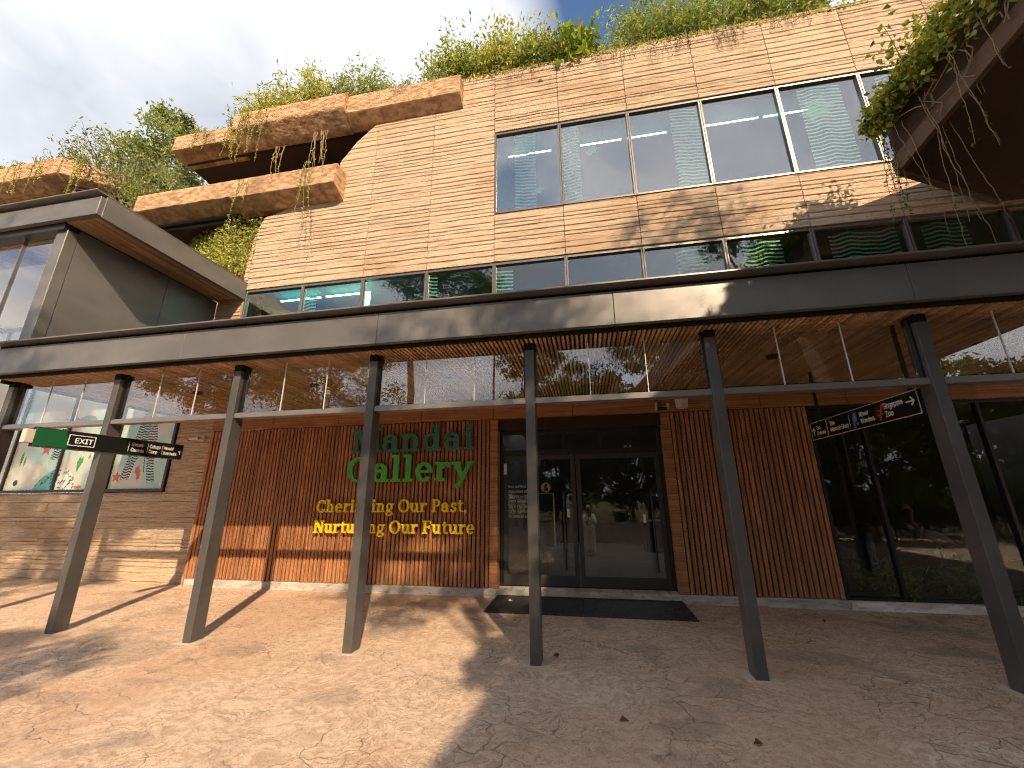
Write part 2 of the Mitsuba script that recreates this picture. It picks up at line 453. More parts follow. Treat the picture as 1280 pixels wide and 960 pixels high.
def strata_panel(x0, x1, z0, z1, seed, y=YF, left_edge=False, depth=.06):
    """one cast panel: courses of uneven thickness, each proud by its own amount, with recessed ragged joints"""
    r = np.random.default_rng(seed)
    nz = max(8, int((z1 - z0) / .0115)); nx = max(3, int((x1 - x0) / .11))
    zs = np.linspace(z0, z1, nz + 1); us = np.linspace(0, 1, nx + 1)
    xl = np.maximum(x0, np.interp(zs, ez, ex)) if left_edge else np.full(nz + 1, x0)
    keep = xl < x1 - .03
    xl = np.minimum(xl, x1)
    X = xl[:, None] + us[None] * (x1 - xl)[:, None]
    Z = np.repeat(zs[:, None], nx + 1, 1)
    # joints run across panels: same course heights per storey, broken per panel
    zz = Z + .022 * (meshkit.noise(np.stack([X * 1.3, Z * 2.2, X * 0 + seed], -1), 1) - .5) + .007 * (meshkit.noise(np.stack([X * 6, Z * 3, X * 0 + seed], -1), 2) - .5)
    cuts = [z0 - .2]
    rc = np.random.default_rng(int(z0 * 10) if z0 > 9 else 84 if z0 > 8 else 5)
    while cuts[-1] < z1 + .3:
        cuts.append(cuts[-1] + rc.choice([.09, .12, .15, .18, .22, .27], p=[.13, .2, .25, .22, .14, .06]))
    cuts = np.array(cuts) + r.normal() * .006
    idx = np.clip(np.searchsorted(cuts, zz) - 1, 0, len(cuts) - 2)
    proud = .6 * rc.random(len(cuts)) * .016 + .4 * r.random(len(cuts)) * .016
    t = (zz - cuts[idx]) / (cuts[idx + 1] - cuts[idx])
    wdt = cuts[idx + 1] - cuts[idx]
    # underside undercut: shadow line at the foot of every course, not everywhere along its length
    presence = np.clip((meshkit.noise(np.stack([X * .9 + idx * 7.3, idx * 3.7, X * 0 + seed], -1), 4) - .15) / .25, .38, 1)
    groove = np.exp(-((t * wdt) / .0125) ** 2) * .045 * presence
    rough = .009 * (meshkit.fbm(np.stack([X * 5, Z * 22, X * 0 + seed], -1), 3, 6) - .5)
    d = proud[idx] + .010 * (1 - t) - groove + rough
    Y = y - d
    edge = (us < 1e-6) | (us > 1 - 1e-6)
    v = np.stack([X, Y, Z], -1)
    # chamfered rim going back into the joint
    vb = v.copy()
    ring = np.zeros(X.shape, bool); ring[0] = ring[-1] = True; ring[:, 0] = ring[:, -1] = True
    n = v.shape[1]
    V = [v.reshape(-1, 3)]
    F = []
    I = np.arange((nz + 1) * n).reshape(nz + 1, n)
    for k in range(nz):
        if keep[k] and keep[k + 1]:
            a, b, c, d2 = I[k, :-1], I[k, 1:], I[k + 1, 1:], I[k + 1, :-1]
            F.append(np.stack([a, b, c], 1)); F.append(np.stack([a, c, d2], 1))
    loop = []
    kk = np.nonzero(keep)[0]
    if len(kk) < 2: return None
    k0, k1 = kk[0], kk[-1]
    loop = list(I[k0, :]) + list(I[k0 + 1:k1, -1]) + list(I[k1, ::-1]) + list(I[k0 + 1:k1, 0][::-1])
    base = len(V[0])
    lp = V[0][loop].copy(); lp[:, 1] = y + depth
    V.append(lp)
    nl = len(loop)
    loop = np.array(loop); j = np.arange(nl); j2 = (j + 1) % nl
    F.append(np.stack([loop[j], base + j, base + j2], 1)); F.append(np.stack([loop[j], base + j2, loop[j2]], 1))
    return trimesh.Trimesh(np.vstack(V), np.vstack(F), process=False)


W = part(B, 'facade', cat([bx(-2.2, XR, 9.625, 9.9, Z_LOW1 + .02, Z_UP0 - .02), bx(-2.2, XR, 9.625, 9.9, Z_UP1 + .02, 15.35), bx(-11.2, -10.2, 9.63, 9.9, 7.3, 8.2)]), 'dark_brown')
G = .009
seed = 100
for i in range(-6, 7):
    xa, xb = -.22 + 2 * i, 1.78 + 2 * i
    seed += 1
    if xb < -2.1:        # tall panels left of the windows
        mm = strata_panel(max(xa, -10.45) + G, xb - G, Z_LOW1 + .035 if xa > -10.3 else 8.2, Z_TOP - .02, seed, left_edge=True)
        if mm is not None: part(B, 'facade__panel', mm, 'stone', smooth=28)
    else:
        part(B, 'facade__panel', strata_panel(xa + G, xb - G, Z_LOW1 + .035, Z_UP0 - .045, seed), 'stone', smooth=28)
        part(B, 'facade__panel', strata_panel(xa + G, xb - G, Z_UP1 + .045, Z_TOP, seed + 50), 'stone', smooth=28)
part(B, 'facade__panel', strata_panel(-11.18, -10.24, 7.2, 8.18, 333), 'stone', smooth=28)
part(B, 'facade__coping', bx(-5.3, XR, 9.56, 9.95, 15.36, 15.55), 'dark_brown')
# curved reveal of the facade's left edge going back
rv = []
zs = np.linspace(8.2, 15.6, 120); xs = np.interp(zs, ez, ex)
v = np.concatenate([np.stack([xs, zs * 0 + YF + .02, zs], 1), np.stack([xs + .12, zs * 0 + 11.5, zs], 1)])
f = [[k, k + 1, k + 121] for k in range(119)] + [[k, k + 121, k + 120] for k in range(119)]
part(B, 'facade_reveal', trimesh.Trimesh(v, f, process=False), 'rock', smooth=True)


# ------------------------------------------------------------------ windows
def wave_ribbons(x0, x1, z0, z1, y, pitch=.115, th=.042, amp=.035, wl=1.0, ph=0.0):
    out = []
    z = z0 + .05
    xs = np.linspace(x0, x1, 24)
    while z < z1 - .05:
        zc = z + amp * np.sin(2 * np.pi * xs / wl + ph) + .4 * amp * np.sin(2 * np.pi * xs / (wl * .47) + z)
        zc = np.clip(zc, z0 + .03, z1 - .03)
        out.append(Polygon(list(zip(xs, zc - th / 2)) + list(zip(xs[::-1], zc[::-1] + th / 2))).buffer(0))
        z += pitch
    return unary_union(out)


def window(x0, x1, z0, z1, glass='glass_coated', y=9.60, fw=.05):
    w = part(B, 'window', cat([bb(x0 + .004, x0 + fw, y - .05, y + .08, z0, z1), bb(x1 - fw, x1 - .004, y - .05, y + .08, z0, z1),
                               bb(x0 + fw + .001, x1 - fw - .001, y - .048, y + .08, z0, z0 + .06), bb(x0 + fw + .001, x1 - fw - .001, y - .048, y + .08, z1 - .07, z1)]), 'frame_metal')
    part(w, 'pane', on_wall(sbox(x0 + fw - .01, z0 + .05, x1 - fw + .01, z1 - .06), y + .02, .0001).submesh([[0, 1]], append=True) if False else
         trimesh.Trimesh([[x0 + fw, y + .02, z0 + .06], [x1 - fw, y + .02, z0 + .06], [x1 - fw, y + .02, z1 - .07], [x0 + fw, y + .02, z1 - .07]], [[0, 1, 2], [0, 2, 3]], process=False), glass)
    return w


upper_films = {-2: (-1.7, -1.05), -1: (-.17, .33), 0: (2.95, 3.74)}
film_at = {-1: [(-1.62, -.98)], 0: [(-.16, .34)], 1: [(2.95, 3.72)], 3: [(6.3, 7.35)], 4: [(8.2, 8.9)], 5: [(10, 11)]}
wavy = []
for i in range(-1, 7):
    x0, x1 = -2.22 + 2 * (i + 1), -.22 + 2 * (i + 1)
    w = window(x0, x1, Z_UP0, Z_UP1)
    for a, b in film_at.get(i, []):
        a, b = max(a, x0 + .06), min(b, x1 - .06)
        part(w, 'wave_film', on_wall(wave_ribbons(a, b, Z_UP0 + .1, Z_UP1 - .12, 0, ph=i), 9.655, .003), 'film_green')
leafp = Polygon([(0, 0), (.22, .20), (.46, .16), (.40, .40), (.72, .62), (.42, .60), (.36, .86), (.16, .66), (-.10, .74), (-.02, .46), (-.26, .26), (-.04, .22)])
part(B + '__window_004', 'leaf_film', on_wall(affinity.translate(affinity.scale(leafp, 1.1, 1.0, origin=(0, 0)), 6.5, 11.75), 9.665, .003), 'film_leaf')
part(B + '__window', 'leaf_film', on_wall(affinity.translate(affinity.scale(leafp, .4, .4, origin=(0, 0)), -1.0, 10.6), 9.665, .003), 'film_leaf')
part(B + '__window_001', 'leaf_film', on_wall(affinity.translate(affinity.scale(leafp, .5, .45, origin=(0, 0)), .6, 11.75), 9.665, .003), 'film_leaf')
low_film = {-5: (-7.75, -6.5), -3: (-3.9, -2.5), -2: (-1.7, -.6), -1: (-.17, .45), 1: (2.6, 3.35), 2: (4.2, 5.1), 3: (6.15, 7.6), 4: (8.1, 9)}
for i in range(-5, 7):
    x0, x1 = -.22 + 2 * i, 1.78 + 2 * i
    w = window(x0, x1, Z_LOW0, Z_LOW1, 'glass_ribbon')
    if i in low_film:
        a, b = max(low_film[i][0], x0 + .06), min(low_film[i][1], x1 - .06)
        part(w, 'wave_film', on_wall(wave_ribbons(a, b, Z_LOW0 + .07, Z_LOW1 - .08, 0, pitch=.11, th=.042, ph=i * 1.3), 9.655, .003), 'film_green')
# lit strip lamps inside
for a, b in [(-2.0, -.55), (.42, 1.72), (1.9, 3.1), (4.1, 5.75), (5.9, 7.4)]:
    k = part(B, 'strip_lamp', bx(a, b, 10.6, 10.64, 13.17, 13.195), 'white_paint'); scene[k].update(lamp(2.6, (.75, 1, .95)))
for a, b in [(-9.9, -8.4), (-8.2, -6.6)]:
    k = part(B, 'strip_lamp', bx(a, b, 10.6, 10.66, 8.58, 8.61), 'white_paint'); scene[k].update(lamp(3, (.25, 1, .9)))
k = part(B, 'strip_lamp', bx(-6.75, -6.6, 10.6, 10.66, 7.4, 8.6), 'white_paint'); scene[k].update(lamp(1.6, (.25, 1, .9)))

# ------------------------------------------------------------------ planted ledges at the upper left
def ledge(x0, x1, y0, z0, z1, yb, zs=None, left_skew=0.0, seed=1, inset=.5, drop=.3):
    """rock-textured parapet: front face, sloping underside returning to the soffit; subdivided and roughened"""
    prof = np.array([(y0 + .04, z1), (y0, z1 - .05), (y0 - .02, z0 + .05), (y0 + .03, z0), (y0 + inset, z0 - drop), (y0 + inset + .25, z0 - drop), (y0 + inset + .3, z1)])
    n = int((x1 - x0) / .12) + 2
    seg = []
    for a, b in zip(prof, np.roll(prof, -1, 0)):
        k = max(1, int(np.linalg.norm(b - a) / .11))
        seg += [a + (b - a) * t / k for t in range(k)]
    seg = np.array(seg)
    xs = np.linspace(x0, x1, n)
    V = np.zeros((n, len(seg), 3))
    V[:, :, 0] = xs[:, None]; V[:, :, 1] = seg[None, :, 0]; V[:, :, 2] = seg[None, :, 1]
    dn = (meshkit.fbm(V * np.array([1.2, 3, 3]) + seed, 4, seed) - .5) * .022 + (meshkit.fbm(V * 7 + seed, 3, seed + 3) - .5) * .016
    V[:, :, 1] += dn; V[:, :, 2] += .6 * dn * (seg[None, :, 1] < z1 - .02)
    I = np.arange(n * len(seg)).reshape(n, -1)
    F = []
    J = np.roll(I, -1, 1)
    for k in range(n - 1):
        F.append(np.stack([I[k], I[k + 1], J[k + 1]], 1)); F.append(np.stack([I[k], J[k + 1], J[k]], 1))
    VV = V.reshape(-1, 3)
    c0, c1 = len(VV), len(VV) + 1
    VV = np.vstack([VV, V[0].mean(0), V[-1].mean(0)])
    s = np.arange(len(seg)); s2 = np.roll(s, -1)
    F.append(np.stack([np.full(len(seg), c0), I[0][s], I[0][s2]], 1)); F.append(np.stack([np.full(len(seg), c1), I[-1][s2], I[-1][s]], 1))
    m = trimesh.Trimesh(VV, np.vstack(F), process=False)
    m.fix_normals()
    return m


part(B, 'planter_ledge', ledge(-14.25, -11.62, 9.22, 14.36, 15.10, 11, seed=3, drop=.12), 'rock', smooth=40)
part(B, 'planter_ledge', ledge(-11.60, -7.27, 9.05, 14.66, 15.38, 11, seed=5, drop=.40), 'rock', smooth=40)
part(B, 'planter_ledge', ledge(-7.25, -3.28, 9.18, 14.52, 15.36, 11, seed=8, drop=.2, inset=.33), 'rock', smooth=40)
part(B, 'planter_ledge', ledge(-15.05, -10.97, 9.12, 11.74, 12.50, 11, seed=11, drop=.22), 'rock', smooth=40)
part(B, 'planter_ledge', ledge(-10.95, -7.20, 9.0, 11.56, 12.36, 11, seed=15, drop=.2), 'rock', smooth=40)
part(B, 'planter_ledge', ledge(-27, -18.75, 8.82, 13.84, 14.66, 11, seed=19, drop=.25), 'rock', smooth=40)
sk = ledge(0, 1.75, 0, 13.84, 14.60, 11, seed=21, drop=.2)
sk.apply_transform(trimesh.transformations.rotation_matrix(math.radians(38), (0, 0, 1))); sk.apply_translation((-18.72, 8.86, 0))
part(B, 'planter_ledge', sk, 'rock', smooth=40)
# decks and soffits behind the ledges, rear walls of the terraces
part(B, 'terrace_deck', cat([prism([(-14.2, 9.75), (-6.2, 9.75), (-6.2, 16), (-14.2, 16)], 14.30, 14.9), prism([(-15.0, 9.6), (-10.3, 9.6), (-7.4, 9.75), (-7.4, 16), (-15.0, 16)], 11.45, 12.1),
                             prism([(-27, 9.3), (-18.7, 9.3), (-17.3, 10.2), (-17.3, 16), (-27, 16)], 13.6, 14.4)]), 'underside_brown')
part(B, 'terrace_wall', cat([bx(-12.8, -7.0, 14.0, 14.2, 11.9, 14.4), bx(-27, -10.2, 12.4, 12.6, 4.6, 11.5), bx(-27, -18.5, 11.5, 11.7, 4.6, 13.7)]), 'dark_brown')
part(B, 'terrace_beam', cat([bx(-14.1, -6.4, 9.70, 9.78, 14.22, 14.29), bx(-15, -7.6, 9.7, 9.78, 11.34, 11.42), bx(-27, -18.6, 9.55, 9.63, 13.42, 13.5)]), 'black_metal')
rl = [bx(-14.9, -12.0, 9.70, 9.73, 13.05, 13.09)] + [bx(x, x + .02, 9.705, 9.725, 12.4, 13.05) for x in np.arange(-14.9, -12.0, .16)]
part(B, 'terrace_railing', cat(rl), 'black_metal')
# planted rock shoulder below the lower ledge
gx, gz = np.meshgrid(np.linspace(-15, -10.1, 60), np.linspace(7.5, 11.4, 50), indexing='ij')
gy = 10.1 - 1.2 * (gz - 11.4) / 3.9 * 0 + .5 * (meshkit.fbm(np.stack([gx * .8, gz * .8, gx * 0], -1), 4, 2) - .5) + .9 * np.clip((-11.2 - gx) / 3, 0, 1)
I = np.arange(60 * 50).reshape(60, 50)
F = np.concatenate([np.stack([I[:-1, :-1], I[1:, :-1], I[1:, 1:]], -1).reshape(-1, 3), np.stack([I[:-1, :-1], I[1:, 1:], I[:-1, 1:]], -1).reshape(-1, 3)])
part(B, 'rock_shoulder', trimesh.Trimesh(np.stack([gx, gy, gz], -1).reshape(-1, 3), F, process=False), 'rock', smooth=True)

# ------------------------------------------------------------------ ground-floor front
# timber batten walls
def batten_wall(x0, x1, name_label, vent=None):
    w = part(B, 'batten_wall', cat([bx(x0, x1, 9.62, 9.75, .17, 4.0)]), 'dark_wood', label=name_label)
    n = int(round((x1 - x0) / .105)); p = (x1 - x0) / n
    r = np.random.default_rng(int(abs(x0 * 10)))
    for k in range(n):
        a = x0 + k * p + .5 * (p - .074)
        dy = r.normal() * .0018
        part(w, 'batten', bb(a, a + .074, 9.553 + dy, 9.619, .172 + abs(r.normal()) * .002, 3.985, .005), 'batten_wood')
    return w


batten_wall(-10.33, -2.30, 'long red-brown timber batten wall behind the gallery lettering')
batten_wall(1.96, 4.81, 'red-brown timber batten wall right of the entrance')
part(B, 'vent_grille', cat([bx(-9.6, -6.3, 9.602, 9.621, 3.55, 3.56), bx(-9.6, -6.3, 9.602, 9.621, 3.96, 3.97)]), 'black_metal')
part(B, 'trim_board', bb(-2.29, -2.10, 9.545, 9.79, .17, 3.985), 'board_wood')
part(B, 'trim_board', bb(1.76, 1.95, 9.545, 9.79, .17, 3.985), 'board_wood')
part(B, 'trim_board', bb(-10.42, -10.34, 9.53, 9.74, .0, 3.985), 'batten_wood')
xs = [-10.4, -8.45, -6.45, -4.1, -2.2, -.25, 1.75, 3.9, 5.6, 7.5, 9.4, 11.4]
for a, b in zip(xs, xs[1:]):
    part(B, 'header_board', bb(a + .006, b - .006, 9.50, 9.62, 4.0, 4.45), 'board_wood')
# left wall of ribbed panels with the mural windows
W2 = part(B, 'ground_wall', cat([bx(-30, -10.42, 9.73, 9.95, 0, 2.35), bx(-11.75, -10.42, 9.73, 9.95, 2.35, 4.6)]), 'dark_brown')
seed = 500
for i in range(-13, -4):
    xa, xb = -.22 + 2 * i - 1.6, -.22 + 2 * i + .4
    xb = min(xb, -10.44)
    if xb - xa < .2: continue
    seed += 1
    part(W2, 'panel', strata_panel(xa + .005, xb - .005, .0, 2.335, seed, y=9.68), 'stone', smooth=28)
part(W2, 'panel', strata_panel(-11.74, -10.44, 2.345, 4.55, 611, y=9.68), 'stone', smooth=28)
MW = part(B, 'mural_window', cat([bx(-30, -11.76, 9.60, 9.75, 2.36, 2.44), bx(-11.83, -11.755, 9.60, 9.75, 2.44, 7.9), bx(-30, -11.76, 9.60, 9.75, 7.9, 8.0)] +
                                [bx(x - .035, x + .035, 9.602, 9.75, 2.44, 7.9) for x in (-13.8, -15.8, -17.8, -19.8, -21.8, -23.8)]), 'black_metal')
for a in (-13.8, -15.8, -17.8, -19.8, -21.8, -23.8):
    part(MW, 'pane', bx(a + .036, a + 1.965, 9.66, 9.68, 2.44, 7.9), 'mural')


def mural(g, m, y=9.66, d=.003):
    part(MW, 'decal', on_wall(g, y, d), m)


# striped tapering figures, speckled mounds, starfish, fish, leaves, dots
fig = Polygon([(-13.02, 5.0), (-12.72, 5.0), (-12.42, 3.95), (-12.35, 3.2), (-12.18, 2.62), (-12.45, 2.62), (-12.62, 3.25), (-12.82, 3.6), (-13.0, 3.2), (-13.12, 2.70), (-13.42, 2.70), (-13.28, 3.5), (-13.16, 4.2)])
fig = fig.intersection(sbox(-13.76, 2.46, -11.84, 4.79))
stripes = wave_ribbons(-13.6, -11.9, 2.4, 5.0, 0, pitch=.078, th=.038, amp=.02, wl=.22)
mural(fig.intersection(stripes), 'ink_paint')
fig2 = Polygon([(-14.6, 2.75), (-14.35, 2.75), (-14.0, 3.6), (-14.18, 3.66)]).intersection(sbox(-14.9, 2.46, -13.84, 4.79))
mural(unary_union([fig2.intersection(stripes), affinity.translate(fig.intersection(stripes), -3.0, -.2).intersection(sbox(-16.6, 3.35, -15.84, 4.79))]), 'ink_paint')


def blob(cx, cz, rx, rz, n=9, rs=3):
    r = np.random.default_rng(rs)
    a = np.arange(n) * 2 * np.pi / n
    k = 1 + .18 * r.normal(size=n)
    return Polygon(np.stack([cx + rx * k * np.cos(a), cz + rz * k * np.sin(a)], 1)).buffer(.03).buffer(-.03)


def star(cx, cz, r, n=5, a0=.3):
    a = a0 + np.arange(2 * n) * np.pi / n
    rr = np.where(np.arange(2 * n) % 2 == 0, r, r * .42)
    return Polygon(np.stack([cx + rr * np.cos(a), cz + rr * np.sin(a)], 1)).buffer(.02)


mound = Polygon([(-16.62, 2.45), (-16.4, 2.75), (-16.1, 2.98), (-15.84, 3.08), (-15.84, 2.45)])
mural(mound, 'teal_paint')
mound2 = Polygon([(-15.75, 3.08), (-15.45, 3.05), (-15.15, 2.85), (-15.0, 2.45), (-15.75, 2.45)])
mural(mound2, 'white_paint')
r = np.random.default_rng(4)
dash = []
for _ in range(90):
    x, z, a = r.uniform(-16.6, -15.0), r.uniform(2.46, 3.05), r.uniform(-.6, .9)
    dash.append(LineString([(x, z), (x + .07 * math.cos(a), z + .07 * math.sin(a) + .03)]).buffer(.014, cap_style='flat'))
mural(unary_union(dash).intersection(unary_union([mound, mound2])), 'ink_paint', 9.656, .002)
mural(star(-16.5, 3.68, .19), 'coral_paint')
mural(unary_union([blob(-12.85, 2.95, .10, .16), blob(-12.78, 2.80, .07, .1, rs=9)]), 'coral_paint')
mural(unary_union([blob(-14.0, 2.72, .16, .07, rs=5), star(-13.55, 2.78, .14), blob(-15.3, 3.62, .26, .04, rs=8), blob(-14.9, 2.52, .16, .05, rs=2)]), 'coral_paint')
mural(Point(-17.35, 2.66).buffer(.09), 'navy_paint')
mural(Point(-18.6, 2.92).buffer(.14), 'blue_paint')
lf = lambda cx, cz, h, w: Polygon([(cx, cz - h), (cx + w, cz - h * .2), (cx + w * .3, cz + h), (cx - w * .6, cz + h * .2)])
mural(unary_union([lf(-15.1, 3.2, .26, .10), lf(-15.0, 3.3, .14, .06), lf(-17.4, 3.4, .24, .07), lf(-17.25, 3.3, .18, .05), lf(-14.75, 3.4, .1, .05), lf(-14.2, 4.05, .14, .1)]), 'leaf_paint')
fish = unary_union([Point(0, 0).buffer(1).simplify(.02)])
fish = affinity.translate(affinity.scale(fish, .34, .14, origin=(0, 0)), -15.2, 4.55)
fish = unary_union([fish, Polygon([(-15.5, 4.55), (-15.72, 4.70), (-15.68, 4.42)])]).intersection(sbox(-15.76, 2.46, -13.84, 4.79))
mural(fish, 'grey_paint')
mural(LineString([(-12.72, 3.35), (-12.62, 2.9)]).buffer(.012, cap_style='flat'), 'ink_paint')

# concrete plinths, sill and entrance
part(B, 'plinth', bb(-10.33, -2.12, 9.50, 9.72, -.02, .165), 'concrete')
part(B, 'plinth', bb(1.77, 4.83, 9.50, 9.72, -.02, .165), 'concrete')
part(B, 'plinth', bb(4.84, 12.5, 9.49, 9.72, -.02, .15), 'pale_render', label='pale rendered kerb under the shop glazing')
part(B, 'entrance_sill', bb(-2.10, 1.755, 9.42, 9.95, -.02, .175, .012), 'concrete')
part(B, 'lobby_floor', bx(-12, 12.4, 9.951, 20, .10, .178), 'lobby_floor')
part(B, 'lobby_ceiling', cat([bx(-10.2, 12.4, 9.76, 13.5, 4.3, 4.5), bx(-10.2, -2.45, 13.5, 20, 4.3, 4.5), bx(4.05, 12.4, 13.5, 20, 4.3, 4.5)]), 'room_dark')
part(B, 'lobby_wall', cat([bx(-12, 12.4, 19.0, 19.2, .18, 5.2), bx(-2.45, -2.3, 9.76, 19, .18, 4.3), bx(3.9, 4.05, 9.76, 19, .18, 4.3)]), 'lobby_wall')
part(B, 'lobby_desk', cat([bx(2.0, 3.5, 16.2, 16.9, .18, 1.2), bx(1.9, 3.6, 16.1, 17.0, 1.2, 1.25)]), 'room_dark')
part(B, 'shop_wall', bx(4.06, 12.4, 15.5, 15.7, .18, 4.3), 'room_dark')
part(B, 'entrance_lintel', bx(-2.10, 1.76, 9.60, 9.95, 3.72, 3.99), 'dark_wood')
DR = part(B, 'entrance_door', cat([bx(-2.10, -2.02, 9.80, 9.92, .176, 3.72), bx(1.68, 1.76, 9.80, 9.92, .176, 3.72), bx(-2.02, 1.68, 9.80, 9.92, 3.64, 3.72), bx(-2.02, 1.68, 9.79, 9.93, 3.12, 3.24),
                                   bx(-2.02, 1.68, 9.81, 9.91, .177, .20)] + [bx(x, x + .05, 9.81, 9.91, 3.24, 3.64) for x in (-1.42, -.55, .35)]), 'black_metal')
for a, b in ((-2.01, -.275), (-.245, 1.67)):
    lfk = part(DR, 'leaf', cat([bx(a, a + .10, 9.815, 9.895, .205, 3.115), bx(b - .10, b, 9.815, 9.895, .205, 3.115), bx(a + .1, b - .1, 9.816, 9.894, .205, .42), bx(a + .1, b - .1, 9.816, 9.894, 3.0, 3.115)]), 'door_metal')


def vpane(x0, x1, y, z0, z1):
    return trimesh.Trimesh([[x0, y, z0], [x1, y, z0], [x1, y, z1], [x0, y, z1]], [[0, 1, 2], [0, 2, 3]], process=False)


for a, b in ((-1.91, -.375), (-.145, 1.57)):
    part(DR, 'pane', vpane(a, b, 9.86, .42, 3.0), 'glass_door')
part(DR, 'pane', vpane(-2.02, 1.68, 9.86, 3.24, 3.64), 'glass_door')
for x in (-.56, 1.40):
    part(DR, 'handle', cat([tube([(x, 9.70, .55), (x, 9.70, 2.25)], .022, 10), tube([(x, 9.70, .8), (x, 9.86, .8)], .012, 6), tube([(x, 9.70, 2.0), (x, 9.86, 2.0)], .012, 6)]), 'black_metal', smooth=40)
for q in ((-.50, 1.66, -.44, 1.84, 9.855), (-2.00, 2.66, -1.93, 2.92, 9.81), (1.20, 1.55, 1.26, 1.72, 9.855)):
    part(DR, 'sticker', on_wall(sbox(*q[:4]), q[4], .002), 'white_paint')
rows = []
r = np.random.default_rng(5)
for k in range(7):
    z = 2.34 - k * .115
    x = -1.9
    while x < -1.44:
        wdt = r.choice([.022, .03, .04])
        rows.append(sbox(x, z, x + wdt, z + r.choice([.05, .065])))
        x += wdt + r.choice([.012, .014, .03])
part(DR, 'notice_print', on_wall(unary_union(rows), 9.856, .002), 'grey_paint')

# shop glazing to the right
SG = part(B, 'shop_window', cat([bx(x - .03, x + .03, 9.60, 9.72, .205, 4.0) for x in (4.86, 5.85, 8.0, 10.15, 12.2)] + [bx(4.83, 12.4, 9.601, 9.721, .151, .205), bx(4.83, 12.4, 9.601, 9.721, 3.93, 3.998)]), 'black_metal')
for a, b in ((4.89, 5.82), (5.88, 7.97), (8.03, 10.12), (10.18, 12.17)):
    part(SG, 'pane', vpane(a, b, 9.66, .205, 3.93), 'glass_door')

# ------------------------------------------------------------------ entrance canopy
C = thing('entrance_canopy', 'long dark metal canopy with slatted timber soffit and clear glass band across the front', 'canopy')
XL, XC = -11.72, 9.3
part(C, 'roof_deck', bx(XL + .1, XC, 5.695, 9.52, 4.58, 5.155), 'matt_black')
fx = [XL, -7.1, -3.28, .54, 4.38, 8.2, XC]
for a, b in zip(fx, fx[1:]):
    part(C, 'fascia_panel', bb(a + .004, b - .004, 5.58, 5.68, 4.555, 5.095, .004), 'metal')
part(C, 'fascia_panel', bb(XL, XL + .1, 5.69, 9.5, 4.555, 5.095, .004), 'metal')
part(C, 'top_lip', cat([bb(XL - .08, XC, 5.44, 5.72, 5.160, 5.190, .004), bb(XL - .08, XL + .16, 5.721, 9.5, 5.160, 5.190, .004)]), 'metal')
part(C, 'edge_beam', cat([bx(XL + .12, XC, 5.685, 5.74, 4.50, 4.578), bx(XL + .02, XL + .1, 5.8, 9.5, 4.44, 4.552), bx(XL + .02, XC, 5.64, 5.69, 5.096, 5.159)]), 'matt_black')
part(C, 'soffit_backing', bx(XL + .12, XC, 5.745, 9.49, 4.555, 4.578), 'dark_wood')
sb = []
xs = np.arange(XL + .15, XC, .072)
V0, F0 = bx(0, .040, 5.76, 9.47, 4.495, 4.554).vertices, bx(0, .040, 5.76, 9.47, 4.495, 4.554).faces
part(C, 'soffit_batten', trimesh.Trimesh(np.concatenate([V0 + [x, 0, 0] for x in xs]), np.concatenate([F0 + 8 * i for i in range(len(xs))]), process=False), 'soffit_wood', kind='stuff')
COLX = [-11.67, -8.97, -6.26, -3.56, -.865, 1.84, 4.54, 7.24]
CW, CD = .145, .23
for i, x in enumerate(COLX[:-1]):
    a, b = x + CW + .002, COLX[i + 1] - .002
    part(C, 'glazing_bar', cat([bb(a, b, 5.95, 6.12, 3.505, 3.585, .004), bx(a, b, 5.97, 6.10, 3.586, 3.60)]), 'bar_metal')
    n = 3
    wdt = (b - a) / n
    for k in range(n):
        part(C, 'glass_pane', vpane(a + k * wdt + .006, a + (k + 1) * wdt - .006, 6.03, 3.60, 4.50), 'glass_clear')
        if k: part(C, 'pane_joint', bx(a + k * wdt - .006, a + k * wdt + .006, 6.02, 6.04, 3.601, 4.50), 'seal')
    part(C, 'pane_edge', bx(a, a + .03, 6.0, 6.06, 3.601, 4.5), 'black_metal')
    part(C, 'pane_edge', bx(b - .03, b, 6.0, 6.06, 3.601, 4.5), 'black_metal')
for x, y in [(-8.67, 7.38), (-5.67, 7.36), (-2.66, 7.36), (.34, 7.37), (3.35, 7.36), (6.5, 7.4)]:
    d = part(C, 'downlight', trimesh.creation.annulus(.055, .095, .05, sections=20).apply_translation((x, y, 4.475)), 'black_metal')
    part(d, 'lens', trimesh.creation.cylinder(.054, .02, sections=16).apply_translation((x, y, 4.495)), 'seal')

where = ['far left end of the canopy', 'left hanging sign', 'left end of the timber batten wall', 'green and yellow lettering', 'left leaf of the glass entrance door', 'timber batten wall right of the entrance', 'right hanging sign', 'shop window']
lab = ['dark metal column at the far left end of the canopy, cut by the photo edge', 'dark metal column with the green EXIT sign hanging through it', 'dark metal column in front of the left end of the timber batten wall',
       'dark metal column crossing the green gallery lettering', 'dark metal column in front of the left leaf of the glass doors', 'dark metal column in front of the timber wall right of the doors',
       'dark metal column carrying the slanting black zoo sign at the right', 'dark metal column at the right end of the canopy, outside the frame']
for x, l in zip(COLX, lab):
    k = thing('canopy_column', l, 'column', 'columns along the canopy front')
    part(k, 'shaft', bb(x, x + CW, 5.93, 5.93 + CD, .0, 4.55, .004), 'column_metal')
    part(k, 'base_pad', bb(x - .11, x + CW + .13, 5.86, 5.93 + CD + .10, -.02, .004, .003), 'pad_mortar')
    part(k, 'head_plate', bx(x - .003, x + CW + .003, 5.927, 5.93 + CD + .003, 4.38, 4.494), 'matt_black')

